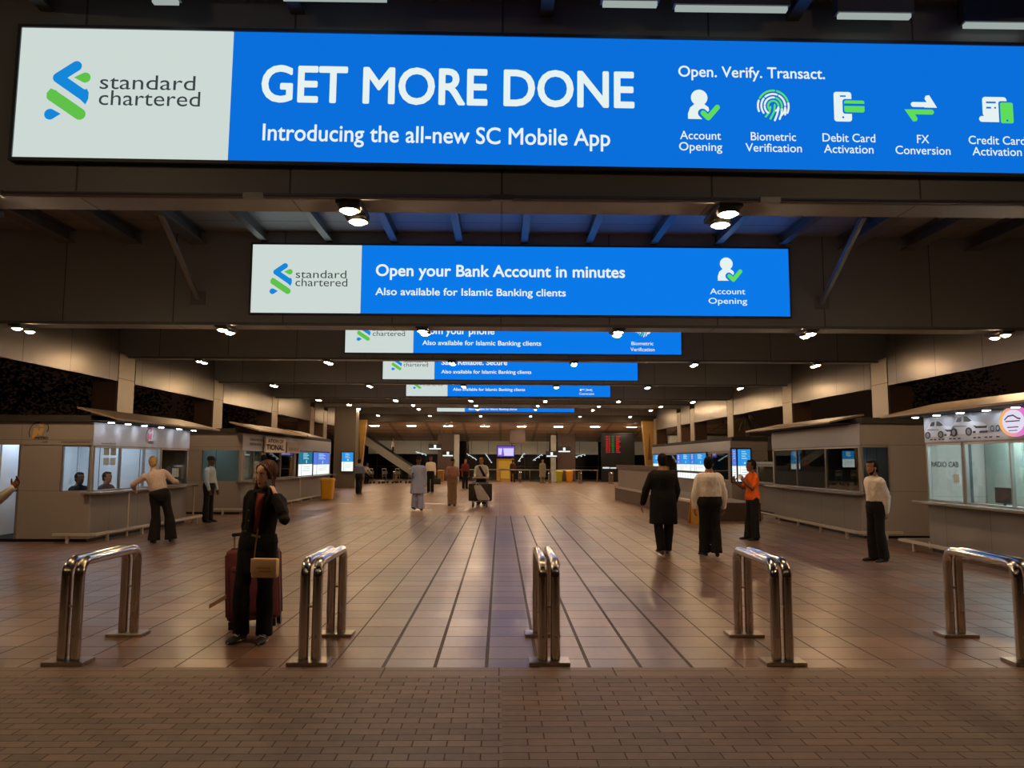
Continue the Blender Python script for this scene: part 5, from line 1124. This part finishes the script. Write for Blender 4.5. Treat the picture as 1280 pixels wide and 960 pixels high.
person('person in a white top with a dark scarf pushing a loaded luggage trolley', (-.68, 28.2, 0), 0, Body(1.74, armL=((.2, .35, -1), (-.02, .8, -.35)), armR=((.2, .35, -1), (-.02, .8, -.35)), legL=((.02, .12, -1), (0, 0, -1)), legR=((.02, -.08, -1), (0, -.2, -1)), head=(-12, 0, 0)), SK_M, WHITE_S, DKTR, 'bun', vox=.016, extras=sash)
trolley('luggage trolley loaded with dark suitcases, pushed by the person with a scarf', -.70, 27.3, 0)
for k, (x, l) in enumerate(((-.20, 'black upright suitcase on the trolley, left one'), (.22, 'black upright suitcase on the trolley, right one'))):
    t = thing('suitcase', l, 'suitcase', (-.70+x, 27.2, .215)); MB().rbox(-.2, .2, -.12, .12, 0, .60, .04).obj('shell', mat('black_case', '#1a1416', .5), t, auto=True); MB().tube([(-.07, 0, .60), (-.06, 0, .64), (.06, 0, .64), (.07, 0, .60)], .012, 6).obj('handle', BLK, t); MB().tube([(-.16, -.122, .1), (-.16, -.122, .5)], .006, 6).obj('rib', BLK, t)
t = thing('shopping_bag', 'white plastic bag leaning across the suitcases on the trolley', 'bag', (-.66, 27.03, .24)); mb = MB()
mb.loft([[V((x0+rx*math.cos(2*math.pi*j/14), ry*math.sin(2*math.pi*j/14), z)) for j in range(14)] for z, x0, rx, ry in ((0, .10, .20, .035), (.08, .08, .23, .04), (.25, .0, .19, .04), (.42, -.08, .16, .03), (.52, -.13, .12, .02))]); part(remesh(mb, .014, 2, .012, 12, 4), 'bag_body', mat('white_plastic', '#b5aeac', .5), t)
MB().tube([(-.18, 0, .51), (-.17, 0, .60), (-.08, 0, .60), (-.07, 0, .51)], .012, 6).obj('handle', mat('white_plastic', '#b5aeac', .5), t)
# 13-16 men on the right
person('man in a long black kurta walking away on the right', (2.90, 13.72, 0), 178, Body(1.76, armL=((.46, .02, -1), (.22, .15, -1)), armR=((.26, .08, -1), (-.05, .55, -.75)), legL=((.0, -.05, -1), (-.06, -.30, -1)), legR=((.04, .14, -1), (-.08, .02, -1)), pitchL=8, fat=1.2, head=(0, 8, 0)), SK_M, BLACKC, BLACKC, 'short', vox=.013, skirt=(-.42, .215, .17, 0, -.01), trouser_hem=.058, tinf=.03, sinf=.03, shoes=mat('tan_sandal', '#5a4536', .6), facial=False)
person('man in a cream-white shirt and black trousers walking away, right of the black kurta', (3.64, 13.42, 0), 182, Body(1.70, armL=((.30, .0, -1), (.02, .10, -1)), armR=((.30, .0, -1), (.02, .12, -1)), legL=((.02, .06, -1), (.0, .02, -1)), legR=((.0, -.04, -1), (.0, -.18, -1)), pitchR=8, fat=1.18, head=(-18, 0, 0)), SK_M, CREAM, DKTR, 'thin', vox=.013, tinf=.03, sinf=.03, trouser_hem=.08, hem=0, extras=lambda B, r: belt(B, r, SHOE, .05), fold=.011, facial=False)
Bo = Body(1.66, armL=((.12, .40, -1), (-.25, .75, .70)), armR=((.12, .45, -1), (-.05, .80, .55)), handL=dict(d=(-.2, .3, 1), n=(-1, 0, 0), curl=1.1), handR=dict(d=(-.2, .4, 1), n=(-1, 0, 0), curl=1.1), legL=((.02, .05, -1), (0, -.05, -1)), legR=((.02, .10, -1), (0, .08, -1)))
person('man in a bright orange T-shirt with raised forearms, facing left', (5.28, 16.25, 0), -82, Bo, SK_D, ORANGE, DKTR, 'short', vox=.013, sleeves=.5, trouser_hem=.085, tinf=.02, hem=-.08)
p_ = thing('cup', 'white cup held up by the man in orange', 'cup', hand_at(Bo, (5.28, 16.25, 0), -82, 'L', (-.03, -.05, .03))); MB().loft([[V((r_*math.cos(2*math.pi*j/14), r_*math.sin(2*math.pi*j/14), z)) for j in range(14)] for r_, z in ((.026, 0), (.036, .1))]).obj('cup_body', PAPER, p_); MB().cyl((0, 0), .038, .1, .108, 14).obj('rim', PAPER, p_)
person('bearded man in a cream shirt, hands behind his back, beside the right kiosks', (6.28, 12.85, 0), -78, Body(1.66, armL=((.14, -.28, -1), (-.22, -.05, -1)), armR=((.14, -.28, -1), (-.25, -.05, -1)), legL=((.0, .0, -1), (0, -.14, -1)), legR=((.0, .08, -1), (0, -.06, -1)), head=(0, 4, 0), spine=(0, .03, 1)), SK_M, CREAM, DKTR, 'short', vox=.013, beard=True, tinf=.018, sinf=.024, trouser_hem=.08, hem=0, fold=.010)
# tiny figures at the far end
person('tiny person in a red top standing before the dark glass', (-2.0, 44.2, 0), 30, Body(1.7), SK_M, cloth('red', '#6a2a2a'), DKTR, 'short', vox=.026, facial=False)
person('tiny pale-robed person near the pale post at the far end', (3.0, 54.8, 0), 20, Body(1.72), SK_M, cloth('pale_robe', '#8c8672'), cloth('pale_robe', '#8c8672'), 'short', vox=.026, skirt=(-.5, .24, .17, 0, 0), facial=False)
person('tiny dark figure before the amber stall', (.95, 58.0, 0), 160, Body(1.66), SK_D, cloth('maroon', '#3a1c20'), DKTR, 'short', vox=.026, facial=False)
person('tiny person in a white top riding down the escalator', (-8.5, 60.9, 1.70), 70, Body(1.6), SK_M, WHITE_S, DKTR, 'short', vox=.026, facial=False)
person('tiny person crouching by the parked trolleys at the far left', (-9.0, 52.2, 0), 60, Body(1.7, spine=(0, .5, 1), legL=((.05, 1, -.5), (0, -.3, -1)), legR=((.05, .8, -.5), (0, -.4, -1)), armL=((.1, .6, -.8), (0, .6, -.5)), armR=((.1, .6, -.8), (0, .6, -.5))), SK_M, WHITE_S, DKTR, 'short', vox=.026, facial=False)
